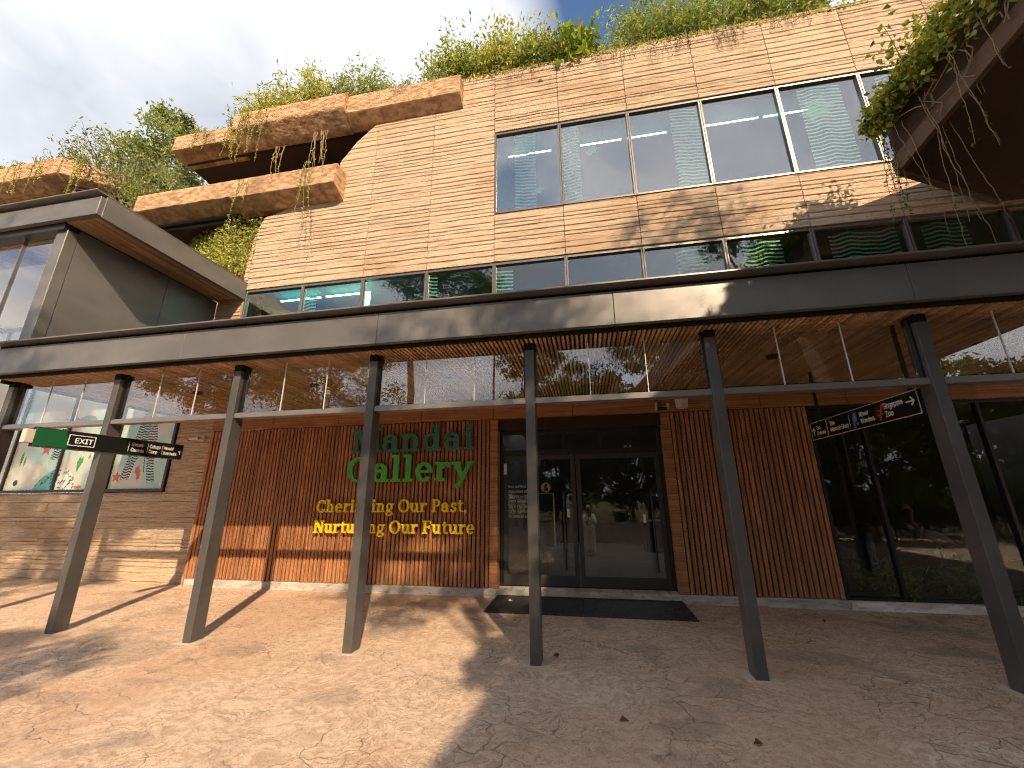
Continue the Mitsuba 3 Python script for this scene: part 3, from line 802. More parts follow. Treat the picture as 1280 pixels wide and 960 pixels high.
# ------------------------------------------------------------------ glazed pavilion at the upper left
K = thing('side_pavilion', 'dark framed glazed pavilion with timber soffit above the left end of the canopy', 'building')
XB = -10.2
part(K, 'fascia_panel', bb(-20, XB, 5.56, 5.66, 8.14, 8.60, .004), 'metal')
part(K, 'fascia_panel', bb(XB - .1, XB, 5.662, 9.53, 8.12, 8.665, .004), 'metal')
part(K, 'top_lip', cat([bb(-20, XB + .004, 5.44, 5.7, 8.67, 8.70, .004), bb(XB - .16, XB + .004, 5.701, 9.53, 8.67, 8.70, .004)]), 'metal')
part(K, 'roof_deck', bx(-20, XB - .12, 5.67, 9.52, 8.22, 8.665), 'matt_black')
part(K, 'edge_beam', bx(-20, -11.20, 5.67, 5.9, 7.98, 8.20), 'black_metal')
bo = []
for x in np.arange(-11.18, XB - .12, .075):
    part(K, 'soffit_board', bb(x, x + .066, 5.68, 9.52, 8.13, 8.19, .003), 'soffit_wood')
part(K, 'soffit_inner', bx(-20, -11.24, 5.95, 6.7, 8.0, 8.05), 'soffit_wood')
part(K, 'ceiling', bx(-20, -11.27, 6.701, 9.58, 8.0, 8.05), 'white_paint')
part(K, 'post', bb(-11.50, -11.19, 5.74, 5.95, 4.6, 8.0, .006), 'metal')
part(K, 'mullion', cat([bx(-11.62, -11.54, 5.80, 5.93, 4.6, 7.97), bx(-12.62, -12.6, 5.83, 5.9, 4.6, 7.97), bx(-13.65, -13.63, 5.83, 5.9, 4.6, 7.97)]), 'bar_metal')
part(K, 'side_panel', bb(-11.26, -11.20, 5.96, 8.0, 5.2, 8.12), 'metal')
part(K, 'side_panel', bb(-11.26, -11.20, 8.01, 9.54, 5.2, 8.12), 'metal')
for a, b in ((-12.59, -11.62), (-13.62, -12.63), (-16.5, -13.66), (-20, -16.51)):
    part(K, 'pane', vpane(a, b, 5.86, 4.6, 7.97), 'glass_pavilion')

# ------------------------------------------------------------------ slab-serif lettering
def L_(pts, w): return LineString(pts).buffer(w / 2, cap_style='flat', join_style='mitre')


def A_(cx, cy, rx, ry, a0, a1, w, thin=None):
    """arc stroke whose width runs from thin (top/bottom) to w (sides)"""
    thin = w * .62 if thin is None else thin
    a = np.radians(np.linspace(a0, a1, 30))
    o = np.stack([cx + rx * np.cos(a), cy + ry * np.sin(a)], 1)
    i = np.stack([cx + (rx - w) * np.cos(a), cy + (ry - thin) * np.sin(a)], 1)
    return Polygon(np.vstack([o, i[::-1]])).buffer(0)


def R_(cx, cy, rx, ry, w, thin=None):
    return unary_union([A_(cx, cy, rx, ry, 0, 181, w, thin), A_(cx, cy, rx, ry, 180, 361, w, thin)])


def sf(x, y, l=.14, r=.14, h=.085): return sbox(x - l, y, x + r, y + h)


XH, SW, TH = .72, .165, .10


def glyph(c):
    w, s = SW, SW / 2
    if c == 'M': return unary_union([L_([(.17, 0), (.21, 1)], .12), L_([(1.03, 0), (.99, 1)], w), Polygon([(.13, 1), (.32, 1), (.66, .27), (.60, .06), (.54, .06)]), Polygon([(1.06, 1), (.92, 1), (.54, .06), (.62, .06)]), sf(.17, 0, .16, .17), sf(1.03, 0, .19, .2), sf(.16, .915, .13, .1), sf(1.03, .915, .05, .16)]), 1.25
    if c == 'N': return unary_union([L_([(.17, 0), (.17, 1)], .12), L_([(.80, 0), (.80, 1)], .12), Polygon([(.11, 1), (.30, 1), (.86, 0), (.70, 0)]), sf(.17, 0, .16, .16), sf(.16, .915, .15, .1), sf(.80, .915, .16, .16)]), 1.0
    if c == 'a': return unary_union([R_(.30, .24, .26, .25, .15, .09), sbox(.44, 0, .44 + w, .5), A_(.32, .44, .285, .29, -2, 150, w, .10), sf(.52, 0, .02, .18), Point(.12, .53).buffer(.075)]), .74
    if c == 'n': return unary_union([sbox(.12, 0, .12 + w, XH), A_(.42, .42, .26, .31, 0, 150, w, .11), sbox(.515, 0, .68, .43), sf(.2, 0, .17, .17), sf(.6, 0, .17, .17), sf(.13, XH - .085, .12, .1)]), .84
    if c == 'h': return unary_union([sbox(.12, 0, .12 + w, 1.05), A_(.42, .42, .26, .31, 0, 150, w, .11), sbox(.515, 0, .68, .43), sf(.2, 0, .17, .17), sf(.6, 0, .17, .17), sf(.13, .965, .12, .1)]), .84
    if c == 'u': return unary_union([sbox(.10, .28, .10 + w, XH), A_(.36, .30, .26, .31, 180, 330, w, .11), sbox(.515, 0, .68, XH), sf(.12, XH - .085, .12, .1), sf(.54, XH - .085, .12, .1), sf(.60, 0, .02, .18)]), .84
    if c == 'd': return unary_union([R_(.34, .355, .29, .365, w, .10), sbox(.485, 0, .485 + w, 1.06), sf(.5, .975, .13, .1), sf(.56, 0, .02, .19)]), .82
    if c == 'i': return unary_union([sbox(.14, 0, .14 + w, XH), sf(.22, 0, .18, .18), sf(.15, XH - .085, .13, .1), Point(.215, .93).buffer(.115)]), .46
    if c == 'l': return unary_union([sbox(.14, 0, .14 + w, 1.06), sf(.22, 0, .18, .18), sf(.15, .975, .13, .1)]), .46
    if c == 'G': return unary_union([A_(.50, .5, .44, .52, 35, 330, .17, .10), sbox(.70, .10, .86, .44), sbox(.56, .40, .98, .485), sbox(.76, .72, .86, .98)]), 1.02
    if c == 'C': return unary_union([A_(.50, .5, .44, .52, 38, 322, .17, .10), sbox(.74, .72, .85, .99)]), .92
    if c == 'O': return R_(.52, .5, .48, .52, .17, .095), 1.06
    if c == 'e': return unary_union([A_(.36, .36, .32, .375, 0, 320, w, .10), sbox(.10, .335, .66, .42)]), .74
    if c == 'r': return unary_union([sbox(.12, 0, .12 + w, XH), A_(.45, .40, .26, .33, 62, 160, w, .12), Point(.52, .62).buffer(.09), sf(.2, 0, .17, .19), sf(.13, XH - .085, .12, .1)]), .64
    if c == 'y': return unary_union([Polygon([(.06, XH), (.25, XH), (.48, .12), (.40, -.05)]), Polygon([(.74, XH), (.62, XH), (.20, -.24), (.33, -.24)]), sf(.15, XH - .085, .15, .16), sf(.66, XH - .085, .13, .14), Point(.22, -.20).buffer(.08)]), .80
    if c == 's': return unary_union([L_([(.50, .60), (.40, .66), (.26, .665), (.16, .60), (.15, .50), (.24, .42), (.40, .34), (.48, .26), (.47, .13), (.36, .055), (.22, .055), (.10, .12)], .125), sbox(.47, .5, .53, .70), sbox(.07, .02, .13, .22)]), .60
    if c == 'g': return unary_union([R_(.33, .42, .27, .31, .14, .09), R_(.34, -.10, .31, .19, .11, .085), L_([(.14, .20), (.12, .10), (.22, .05), (.45, .04)], .09), L_([(.52, .62), (.68, .68)], .09)]), .72
    if c == 'P': return unary_union([sbox(.14, 0, .31, 1), sf(.22, 0, .2, .2), sf(.14, .915, .12, .1), A_(.42, .72, .32, .285, -90, 91, .16, .09), sbox(.22, .43, .43, .52), sbox(.22, .915, .43, 1.0)]), .82
    if c == 'F': return unary_union([sbox(.14, 0, .31, 1), sf(.22, 0, .2, .2), sf(.14, .915, .12, .1), sbox(.22, .91, .76, 1), sbox(.22, .46, .62, .545), sbox(.68, .78, .76, .95), sbox(.55, .38, .62, .62)]), .82
    if c == 't': return unary_union([sbox(.16, .12, .16 + .15, .92), A_(.40, .20, .24, .20, 180, 300, .15, .09), sbox(.04, XH - .09, .50, XH)]), .54
    if c == ',': return unary_union([Point(.13, .07).buffer(.09), Polygon([(.20, .10), (.22, .02), (.08, -.18), (.05, -.15), (.12, .0)])]), .28
    return None, .34


def text_polys(s, x0, x1, z, cap):
    out, x = [], 0.0
    for c in s:
        g, adv = glyph(c)
        if g is not None: out.append(affinity.translate(g.buffer(.018, join_style='mitre'), x, 0))
        x += adv + .02
    lo, hi = min(g.bounds[0] for g in out), max(g.bounds[2] for g in out)
    k = (x1 - x0) / (hi - lo)
    return [affinity.affine_transform(g, [k, 0, 0, cap, x0 - lo * k, z]) for g in out]


def lettering(key, s, x0, x1, z, cap, mat, y=9.44, d=.05):
    for g in text_polys(s, x0, x1, z, cap):
        m = on_wall(g, y, d)
        part(key, 'letter', m, mat)
    # stand-off pins fixing each letter to the battens
    for g in text_polys(s, x0, x1, z, cap):
        p = g.representative_point()
        part(key, 'pin', bx(p.x - .008, p.x + .008, y - .001, 9.556, p.y - .008, p.y + .008), 'black_metal')


k = thing('gallery_name_sign', 'raised slab-serif letters reading Mandai Gallery, dark green over bright green, on the batten wall', 'sign')
lettering(k, 'Mandai', -5.93, -2.66, 3.25, .60, 'letter_dark_green')
lettering(k, 'Gallery', -5.97, -2.66, 2.52, .60, 'letter_green')
k = thing('motto_sign', 'raised yellow letters reading Cherishing Our Past, Nurturing Our Future, below the gallery name', 'sign')
lettering(k, 'Cherishing Our Past,', -6.74, -2.82, 1.80, .285, 'letter_yellow', y=9.47, d=.045)
lettering(k, 'Nurturing Our Future', -6.76, -2.62, 1.315, .285, 'letter_yellow', y=9.47, d=.045)


# ------------------------------------------------------------------ hanging signs (in planes across the facade)
def arrow(cx, cz, s, ang):
    g = unary_union([L_([(-s, 0), (s * .85, 0)], s * .28), L_([(s * .15, s * .8), (s * .95, 0), (s * .15, -s * .8)], s * .28)])
    return affinity.translate(affinity.rotate(g, ang, origin=(0, 0)), cx, cz)


def side_sign(X, facing, y_of_u, mesh):
    """local (u, v, depth) -> world; u runs left to right for the reader"""
    v = mesh.vertices
    w = np.stack([X + facing * v[:, 2], y_of_u(v[:, 0]), v[:, 1]], 1)
    m = trimesh.Trimesh(w, mesh.faces, process=False)
    m.fix_normals()
    return m


def txt(s, h, u, z, bold=True):
    m = meshkit.text_mesh(s, h, .003, bold)
    m.apply_translation((u, z, 0))
    return m


def fit(s, h, u0, u1, z):
    m = txt(s, h, 0, 0)
    k = (u1 - u0) / (m.bounds[1][0] - m.bounds[0][0])
    m.vertices = m.vertices * [k, 1, 1]
    m.apply_translation((u0 - m.bounds[0][0], z, 0))
    return m


S1 = thing('hanging_direction_sign', 'black and green hanging sign with EXIT box and path names on the left column', 'sign')
yl = lambda u: 4.96 + u
S1z0, S1z1 = 2.97, 3.29
part(S1, 'board', bb(-8.90, -8.82, 4.96, 7.46, S1z0, S1z1, .004), 'sign_black')
put = lambda m, d: side_sign(-8.82, 1, yl, m.apply_translation((0, 0, d)))
part(S1, 'green_panel', put(extrude(Polygon([(.01, S1z0 + .015), (.46, S1z0 + .015), (.40, S1z1 - .015), (.01, S1z1 - .015)]), .003), .001), 'sign_green')
fr = sbox(.0, S1z0, 2.5, S1z1).difference(sbox(.008, S1z0 + .008, 2.492, S1z1 - .008))
part(S1, 'rim', put(extrude(fr, .004), .0005), 'frame_metal')
ebox = sbox(.44, S1z0 + .07, .84, S1z1 - .06).difference(sbox(.452, S1z0 + .082, .828, S1z1 - .072))
part(S1, 'lettering', put(cat([txt('EXIT', .085, .53, S1z0 + .12), extrude(ebox, .003)]), .005), 'sign_white')
part(S1, 'lettering', put(cat([fit('Green', .068, 1.45, 1.66, S1z0 + .18), fit('Canvas', .068, 1.45, 1.70, S1z0 + .075), extrude(sbox(1.40, S1z0 + .07, 1.406, S1z1 - .06), .003)]), .002), 'sign_white')
part(S1, 'lettering', put(cat([fit('Colugo', .068, 1.79, 2.01, S1z0 + .18), fit('Camp', .068, 1.79, 1.96, S1z0 + .075), extrude(sbox(1.755, S1z0 + .07, 1.761, S1z1 - .06), .003)]), .002), 'sign_white')
part(S1, 'lettering', put(cat([fit('Mandai', .064, 2.085, 2.28, S1z0 + .18), fit('Boardwalk', .064, 2.085, 2.375, S1z0 + .075), extrude(sbox(2.05, S1z0 + .07, 2.056, S1z1 - .06), .003)]), .002), 'sign_white')
part(S1, 'arrow', put(extrude(arrow(2.435, S1z0 + .15, .045, 90), .003), .002), 'sign_white')
part(S1, 'end_bracket', bb(-8.91, -8.81, 4.84, 4.955, 3.02, 3.24, .006), 'off_white')

S2 = thing('hanging_direction_sign', 'black hanging sign slanting towards the right column, pointing to zoo school, shop and zoo', 'sign')
S2z0, S2z1 = 3.16, 3.50
y0s, y1s = 8.92, 6.17
yr = lambda u: y0s - u
Ls = y0s - y1s
part(S2, 'board', bb(4.50, 4.58, y1s, y0s, S2z0, S2z1, .004), 'sign_black')
put2 = lambda m, d: side_sign(4.50, -1, yr, m.apply_translation((0, 0, d)))
fr = sbox(.0, S2z0, Ls, S2z1).difference(sbox(.012, S2z0 + .012, Ls - .012, S2z1 - .012))
part(S2, 'rim', put2(extrude(unary_union([fr, sbox(.545, S2z0 + .012, .563, S2z1 - .012)]), .004), .0005), 'off_white')
part(S2, 'arrow', put2(extrude(unary_union([arrow(.10, S2z0 + .155, .075, 90), arrow(2.60, S2z0 + .20, .075, 0)]), .003), .002), 'sign_white')
part(S2, 'lettering', put2(cat([fit('Zoo', .07, .21, .34, S2z0 + .185), fit('School', .07, .20, .48, S2z0 + .08)]), .002), 'sign_white')
part(S2, 'lettering', put2(cat([fit('The', .075, .65, .81, S2z0 + .19), fit('Mandai Shop', .072, .65, 1.19, S2z0 + .08), extrude(sbox(1.225, S2z0 + .08, 1.232, S2z1 - .07), .003)]), .002), 'sign_white')
part(S2, 'lettering', put2(cat([fit('River', .075, 1.51, 1.74, S2z0 + .19), fit('Wonders', .072, 1.51, 1.845, S2z0 + .08)]), .002), 'sign_white')
part(S2, 'lettering', put2(cat([fit('Singapore', .085, 2.075, 2.47, S2z0 + .195), fit('Zoo', .085, 2.085, 2.25, S2z0 + .075)]), .002), 'sign_white')
man = unary_union([affinity.scale(Point(1.41, S2z0 + .20).buffer(.055), .9, 1.35), L_([(1.37, S2z0 + .05), (1.37, S2z0 + .2), (1.40, S2z0 + .27), (1.46, S2z0 + .27)], .035), L_([(1.42, S2z0 + .1), (1.48, S2z0 + .09)], .03), Polygon([(1.35, S2z0 + .03), (1.40, S2z0 + .03), (1.39, S2z0 + .14), (1.35, S2z0 + .14)])])
part(S2, 'animal_emblem', put2(extrude(affinity.translate(man, -.03, 0), .003), .002), 'blue_paint')
ape = unary_union([L_([(1.86, S2z0 + .04), (1.88, S2z0 + .13), (1.93, S2z0 + .22)], .05), L_([(1.93, S2z0 + .22), (1.98, S2z0 + .31)], .022), L_([(1.91, S2z0 + .19), (1.83, S2z0 + .20), (1.80, S2z0 + .25)], .02), L_([(1.88, S2z0 + .13), (1.81, S2z0 + .12), (1.80, S2z0 + .17)], .022), L_([(1.90, S2z0 + .14), (1.96, S2z0 + .13)], .022), Point(1.94, S2z0 + .235).buffer(.032)])
part(S2, 'animal_emblem', put2(extrude(affinity.translate(affinity.scale(ape, .85, .95), .10, 0), .003), .002), 'red_paint')
part(S2, 'hanger', cat([bx(4.52, 4.56, 6.3, 6.34, S2z1, 4.5), bx(4.52, 4.56, 8.6, 8.64, S2z1, 4.5)]), 'black_metal')

# ------------------------------------------------------------------ small wall equipment
k = thing('security_camera', 'small white bullet camera on the ribbed wall left of the timber wall', 'camera')
cm = trimesh.creation.cylinder(.05, .26, sections=18); cm.apply_transform(trimesh.transformations.rotation_matrix(math.pi / 2, (0, 1, .25)))
part(k, 'body', cm.apply_translation((-10.86, 9.43, 3.80)), 'off_white', smooth=40)
part(k, 'lens', trimesh.creation.cylinder(.044, .03, sections=16).apply_transform(trimesh.transformations.rotation_matrix(math.pi / 2, (0, 1, .25))).apply_translation((-11.0, 9.42, 3.77)), 'black_metal')
part(k, 'bracket', cat([bx(-10.82, -10.78, 9.44, 9.64, 3.80, 3.84), bx(-10.86, -10.74, 9.63, 9.66, 3.74, 3.92)]), 'off_white')
k = thing('security_camera', 'small white camera bracket on the header above the right end of the doors', 'camera')
part(k, 'bracket', cat([bx(1.80, 1.92, 9.42, 9.50, 4.06, 4.12), bx(1.89, 1.95, 9.38, 9.46, 4.04, 4.17), bx(1.66, 1.69, 9.40, 9.5, 4.02, 4.2)]), 'off_white')
cm = trimesh.creation.cylinder(.036, .2, sections=14); cm.apply_transform(trimesh.transformations.rotation_matrix(math.pi / 2, (0, 1, -.2)))
part(k, 'body', cm.apply_translation((1.78, 9.36, 4.04)), 'black_metal', smooth=40)
k = thing('wall_speaker', 'cream bucket-shaped outdoor speaker above the right batten wall', 'speaker')
cone = trimesh.creation.revolve([(0, 0), (.115, 0), (.125, .02), (.15, .27), (.14, .29), (0, .29)], sections=22)
part(k, 'housing', cone.apply_translation((2.20, 9.30, 4.02)), 'off_white', smooth=35)
part(k, 'bracket', bx(2.17, 2.23, 9.32, 9.52, 4.30, 4.35), 'off_white')

k = thing('entrance_mat', 'black ramped rubber mat in two pieces before the glass doors', 'mat')
for a, b, a2, b2 in ((-2.06, -.215, -2.11, -.213), (-.205, 1.76, -.207, 1.80)):
    v = [(a2, 8.28, .006), (b2, 8.28, .006), (b, 9.415, .075), (a, 9.415, .075), (a2, 8.28, 0), (b2, 8.28, 0), (b, 9.415, 0), (a, 9.415, 0)]
    part(k, 'mat_section', trimesh.convex.convex_hull(np.array(v)), 'mat_rubber')

# stand with yellow edge and round emblem behind the left door leaf
k = thing('notice_stand', 'black notice stand with yellow edge and round yellow emblem behind the left door leaf', 'stand')
part(k, 'panel', bx(-1.36, -.88, 10.62, 10.66, .95, 2.20), 'sign_black')
part(k, 'yellow_edge', cat([bx(-.88, -.855, 10.60, 10.67, .95, 2.21), bx(-1.36, -.88, 10.60, 10.67, 2.20, 2.212)]), 'letter_yellow')
part(k, 'foot', cat([bx(-1.18, -1.06, 10.60, 10.68, .2, .95), bx(-1.35, -.9, 10.45, 10.85, .18, .2)]), 'black_metal')
em = Point(-1.06, 2.36).buffer(.125)
part(k, 'emblem', on_wall(em, 10.62, .02), 'letter_yellow')
sil = unary_union([Point(-1.06, 2.35).buffer(.03), Polygon([(-1.10, 2.36), (-1.02, 2.40), (-1.0, 2.44), (-1.03, 2.45), (-1.09, 2.43)]), Polygon([(-1.08, 2.29), (-1.0, 2.27), (-1.0, 2.35), (-1.06, 2.36)]), Polygon([(-1.06, 2.26), (-1.12, 2.29), (-1.08, 2.32)])])
part(k, 'emblem_figure', on_wall(sil, 10.598, .003), 'sign_black')


# ------------------------------------------------------------------ the woman inside the lobby
def bones(lst, ref=.02):
    M = m3.Manifold()
    for (a, ra), (b, rb) in lst:
        s1 = m3.Manifold.sphere(ra, 20).translate(tuple(a)); s2 = m3.Manifold.sphere(rb, 20).translate(tuple(b))
        M = M + m3.Manifold.batch_hull([s1, s2])
    M = M.refine_to_length(ref)
    mm = M.to_mesh()
    t = trimesh.Trimesh(mm.vert_properties[:, :3], mm.tri_verts)
    trimesh.smoothing.filter_taubin(t, iterations=8)
    return t


PX, PY, PZ = -.02, 15.1, .18
o = np.array([PX, PY, PZ])
pt = lambda x, y, z: o + np.array([x, y, z])
person = thing('person', 'woman in white jacket and wide white trousers raising a phone inside the glass doors', 'person')
body = [((pt(0, 0, 1.50), .085), (pt(0, -.01, 1.57), .088)), ((pt(0, 0, 1.34), .048), (pt(0, 0, 1.46), .045)), ((pt(-.14, 0, 1.30), .055), (pt(.14, 0, 1.30), .055)), ((pt(-.08, 0, 1.22), .095), (pt(.08, 0, 1.22), .095)),
        ((pt(-.05, 0, 1.05), .095), (pt(.05, 0, 1.05), .095)), ((pt(-.07, 0, .92), .10), (pt(.07, 0, .92), .10)), ((pt(0, 0, 1.24), .08), (pt(0, 0, .95), .08))]
for s in (-1, 1):
    body += [((pt(s * .17, 0, 1.29), .05), (pt(s * .22, -.06, 1.08), .042)), ((pt(s * .22, -.06, 1.08), .040), (pt(s * .07, -.25, 1.33), .030)), ((pt(s * .07, -.25, 1.33), .030), (pt(s * .05, -.27, 1.40), .022)),
             ((pt(s * .09, 0, .90), .09), (pt(s * .09, 0, .50), .065)), ((pt(s * .09, 0, .50), .06), (pt(s * .09, .01, .10), .04)), ((pt(s * .09, .02, .05), .04), (pt(s * .10, -.13, .03), .032))]
    for q in range(4):
        body += [((pt(s * .052 + (q - 1.5) * .016 * 1, -.275, 1.40), .009), (pt(s * .03 + (q - 1.5) * .014, -.295, 1.44 + .006 * q), .008))]
    body += [((pt(s * .035, -.265, 1.385), .010), (pt(s * .015, -.285, 1.405), .008))]
body += [((pt(0, -.08, 1.53), .014), (pt(0, -.10, 1.515), .012))]
part(person, 'body', bones(body, .02), 'skin', smooth=True)
top = [((pt(-.13, 0, 1.29), .072), (pt(.13, 0, 1.29), .072)), ((pt(-.09, 0, 1.20), .115), (pt(.09, 0, 1.20), .115)), ((pt(-.08, 0, .95), .125), (pt(.08, 0, .95), .125))]
for s in (-1, 1):
    top += [((pt(s * .17, 0, 1.29), .066), (pt(s * .225, -.06, 1.08), .058)), ((pt(s * .225, -.06, 1.08), .055), (pt(s * .10, -.22, 1.27), .045))]
part(person, 'jacket', bones(top, .025), 'fabric_white', smooth=True)
part(person, 'blouse', bones([((pt(0, -.055, 1.30), .05), (pt(0, -.08, .98), .06))], .025), 'fabric_black', smooth=True)
tr = [((pt(-.07, 0, .96), .12), (pt(.07, 0, .96), .12))]
for s in (-1, 1):
    tr += [((pt(s * .085, 0, .90), .115), (pt(s * .095, 0, .45), .105)), ((pt(s * .095, 0, .45), .105), (pt(s * .10, .0, .13), .10))]
part(person, 'trousers', bones(tr, .025), 'fabric_cream', smooth=True)
part(person, 'hair', bones([((pt(0, .02, 1.55), .098), (pt(0, .035, 1.59), .088)), ((pt(-.06, .05, 1.5), .05), (pt(-.08, .04, 1.34), .035)), ((pt(.06, .05, 1.5), .05), (pt(.08, .04, 1.34), .035))], .02), 'hair', smooth=True)
part(person, 'face_features', cat([trimesh.creation.icosphere(1, .011).apply_translation(pt(s * .033, -.088, 1.545)) for s in (-1, 1)] + [bx(*(pt(0, 0, 0)[0] + np.array([-.025, .025])), PY - .093, PY - .083, PZ + 1.478, PZ + 1.488)]), 'hair')
k = thing('phone', 'dark phone held up in both hands by the woman behind the doors', 'phone')
part(k, 'case', bb(PX - .038, PX + .038, PY - .30, PY - .29, PZ + 1.40, PZ + 1.55, .004), 'fabric_black')
k = thing('shoulder_bag', 'small pale shoulder bag hanging at the hip of the woman inside', 'bag')
part(k, 'pouch', bb(PX - .28, PX - .12, PY - .12, PY - .02, PZ + .93, PZ + 1.08, .02), 'fabric_white')
part(k, 'strap', tube([pt(-.20, -.10, 1.06), pt(-.06, -.135, 1.24), pt(.08, -.06, 1.36)], .008, 6), 'fabric_cream')

# things behind the shop glazing
k = thing('display_post', 'dark blue display post with brown rounded top behind the shop glass', 'post')
part(k, 'shaft', trimesh.creation.cylinder(.10, 1.1, sections=18).apply_translation((6.5, 11.5, .74)), 'post_blue', smooth=40)
tp = trimesh.creation.icosphere(3, .19); tp.vertices *= [1, 1, .62]; tp.vertices += .03 * (meshkit.fbm(tp.vertices * 9, 3, 1)[:, None] - .5)
part(k, 'cap', tp.apply_translation((6.5, 11.5, 1.36)), 'dark_brown', smooth=True)
k = thing('flamingo_figure', 'pale pink flamingo figure standing behind the shop glass', 'figure')
fo = np.array([8.25, 12.0, -.15])
fb = [((fo + [0, 0, 1.25], .16), (fo + [-.22, 0, 1.33], .12)), ((fo + [.1, 0, 1.22], .13), (fo + [.32, 0, 1.12], .04)), ((fo + [-.25, 0, 1.36], .06), (fo + [-.42, 0, 1.62], .035)), ((fo + [-.42, 0, 1.62], .035), (fo + [-.36, 0, 1.88], .03)), ((fo + [-.36, 0, 1.88], .03), (fo + [-.46, 0, 2.0], .045)), ((fo + [-.46, 0, 2.0], .045), (fo + [-.57, 0, 1.90], .02))]
part(k, 'body', bones(fb, .03), 'pink_feather', smooth=True)
part(k, 'leg', tube([fo + [-.02, 0, 1.15], fo + [-.04, 0, .6], fo + [.0, 0, 0]], .014, 8), 'pink_feather')
part(k, 'leg', tube([fo + [.06, .03, 1.15], fo + [.10, .03, .6], fo + [.06, .03, 0]], .014, 8), 'pink_feather')


# ------------------------------------------------------------------ vegetation
def shrub(c, h, w, n_stem, n_leaf, size, col, kind_leaf=.32, droop=.2, yellow=.1, seed=0, depth=None):
    """stems fanning from a base; leaves set along the outer two thirds of every stem, in clumps"""
    r = np.random.default_rng(seed)
    stems, lv, cc = [], [], []
    c = np.array(c, float)
    dep = depth or w
    for s in range(n_stem):
        a = r.uniform(0, 2 * np.pi); k = math.sqrt(r.random())
        b = c + [k * math.cos(a) * w * .35, k * math.sin(a) * dep * .35, 0]
        hh = h * (1 - .55 * k * r.random()) * r.uniform(.7, 1.05)
        top = b + [math.cos(a) * w * .35 * k * r.uniform(.4, 1.3), math.sin(a) * dep * .35 * k, hh]
        t = np.linspace(0, 1, 6)[:, None]
        bend = np.array([r.normal() * .14 * h, r.normal() * .1 * h, -droop * h * .35])
        pts = b + (top - b) * t + bend * t ** 2.5
        stems.append(tube(pts, .012 + .006 * h / 2, 4, .003))
        m = max(4, int(n_leaf / n_stem))
        tt = .22 + .78 * r.random(m) ** .8
        q = np.stack([np.interp(tt, np.linspace(0, 1, 6), pts[:, j]) for j in range(3)], 1)
        # side twigs: leaves gathered in tufts
        ntu = max(3, m // 7)
        tu = r.integers(0, ntu, m)
        off = r.normal(size=(ntu, 3)) * np.array([.14, .14, .08]) * (h * .55 + .25)
        q = q * .35 + .65 * np.stack([np.interp(.3 + .7 * (np.arange(ntu) / ntu), np.linspace(0, 1, 6), pts[:, j]) for j in range(3)], 1)[tu] + off[tu] + r.normal(size=(m, 3)) * size * .75
        d = r.normal(size=(m, 3)) + [0, 0, -.2] + (off[tu] / (np.linalg.norm(off[tu], axis=1, keepdims=True) + .01)) * .9
        lv.append(leaves(q, d, size * r.uniform(.6, 1.25, m), kind_leaf, r))
        cc.append(col_of(m, np.array(col) * r.uniform(.7, 1.3), .25, yellow, r))
    return cat(stems), leaf_mesh(lv), np.vstack(cc)


def plant(name, label, category, group, *a, stem='green_stem', **k):
    st, lf_, cc = shrub(*a, **k)
    t = thing(name, label, category, group)
    part(t, 'stems', st, stem)
    part(t, 'leaves', lf_, 'foliage', color=cc)
    return t


GR, YG, OL, DG = (.33, .40, .12), (.48, .50, .15), (.32, .36, .15), (.045, .085, .022)
roof = [  # x, y, base z, height, width, stems, leaves, leaf, colour, leaf width, yellow, label
    (-13.3, 9.9, 15.0, .75, 1.6, 16, 700, .11, OL, .3, .1, 'low grey-green shrub at the left tip of the upper planted ledge'),
    (-12.3, 9.9, 15.0, .95, 1.4, 16, 800, .11, OL, .3, .1, 'straggly olive shrub on the upper ledge, second from its left tip'),
    (-10.6, 9.8, 15.2, 2.1, 1.9, 26, 1500, .16, YG, .24, .2, 'drooping yellow-green shrub above the middle of the upper ledge'),
    (-9.2, 9.8, 15.2, 2.3, 1.7, 26, 1500, .16, YG, .24, .2, 'tall feathery shrub just right of the middle of the upper ledge'),
    (-7.3, 9.8, 15.2, 2.1, 1.7, 24, 1300, .14, OL, .28, .15, 'upright olive-green shrub where the upper ledge steps'),
    (-6.2, 9.9, 15.2, 1.3, 1.6, 18, 900, .13, GR, .28, .15, 'short bushy shrub behind the right half of the upper ledge'),
    (-4.6, 9.9, 15.2, 1.0, 1.5, 18, 800, .13, OL, .3, .1, 'thin low shrub at the right end of the upper ledge'),
    (-3.6, 10.0, 15.5, 2.5, 1.9, 26, 1500, .16, GR, .30, .2, 'leafy roof shrub standing where the ledge meets the flat parapet'),
    (-2.2, 10.0, 15.5, 2.7, 1.9, 28, 1700, .16, YG, .30, .25, 'largest leafy roof shrub, above the first upper window'),
    (-.9, 10.0, 15.5, 2.2, 1.6, 24, 1400, .16, GR, .30, .2, 'bushy roof shrub right of the largest one'),
    (.55, 10.0, 15.5, 1.7, .7, 8, 260, .30, (.22, .30, .06), .42, .2, 'broad-leaved yellow-green plant alone on the parapet'),
    (1.5, 10.1, 15.5, 1.2, 1.2, 14, 500, .13, GR, .3, .15, 'low thin plant right of the broad-leaved one'),
    (2.6, 10.1, 15.5, 2.9, 1.5, 30, 1700, .17, GR, .18, .15, 'tall wispy bamboo-like clump above the third upper window'),
    (4.1, 10.1, 15.5, 3.0, 1.7, 32, 1900, .17, GR, .18, .15, 'dense bamboo-like clump above the fourth upper window'),
    (5.6, 10.1, 15.5, 3.0, 1.7, 32, 1900, .17, GR, .18, .15, 'bamboo-like clump above the fifth upper window, cut by the photo top'),
    (7.2, 10.1, 15.5, 2.8, 1.7, 30, 1600, .17, GR, .2, .15, 'bamboo-like clump furthest right on the parapet'),
]
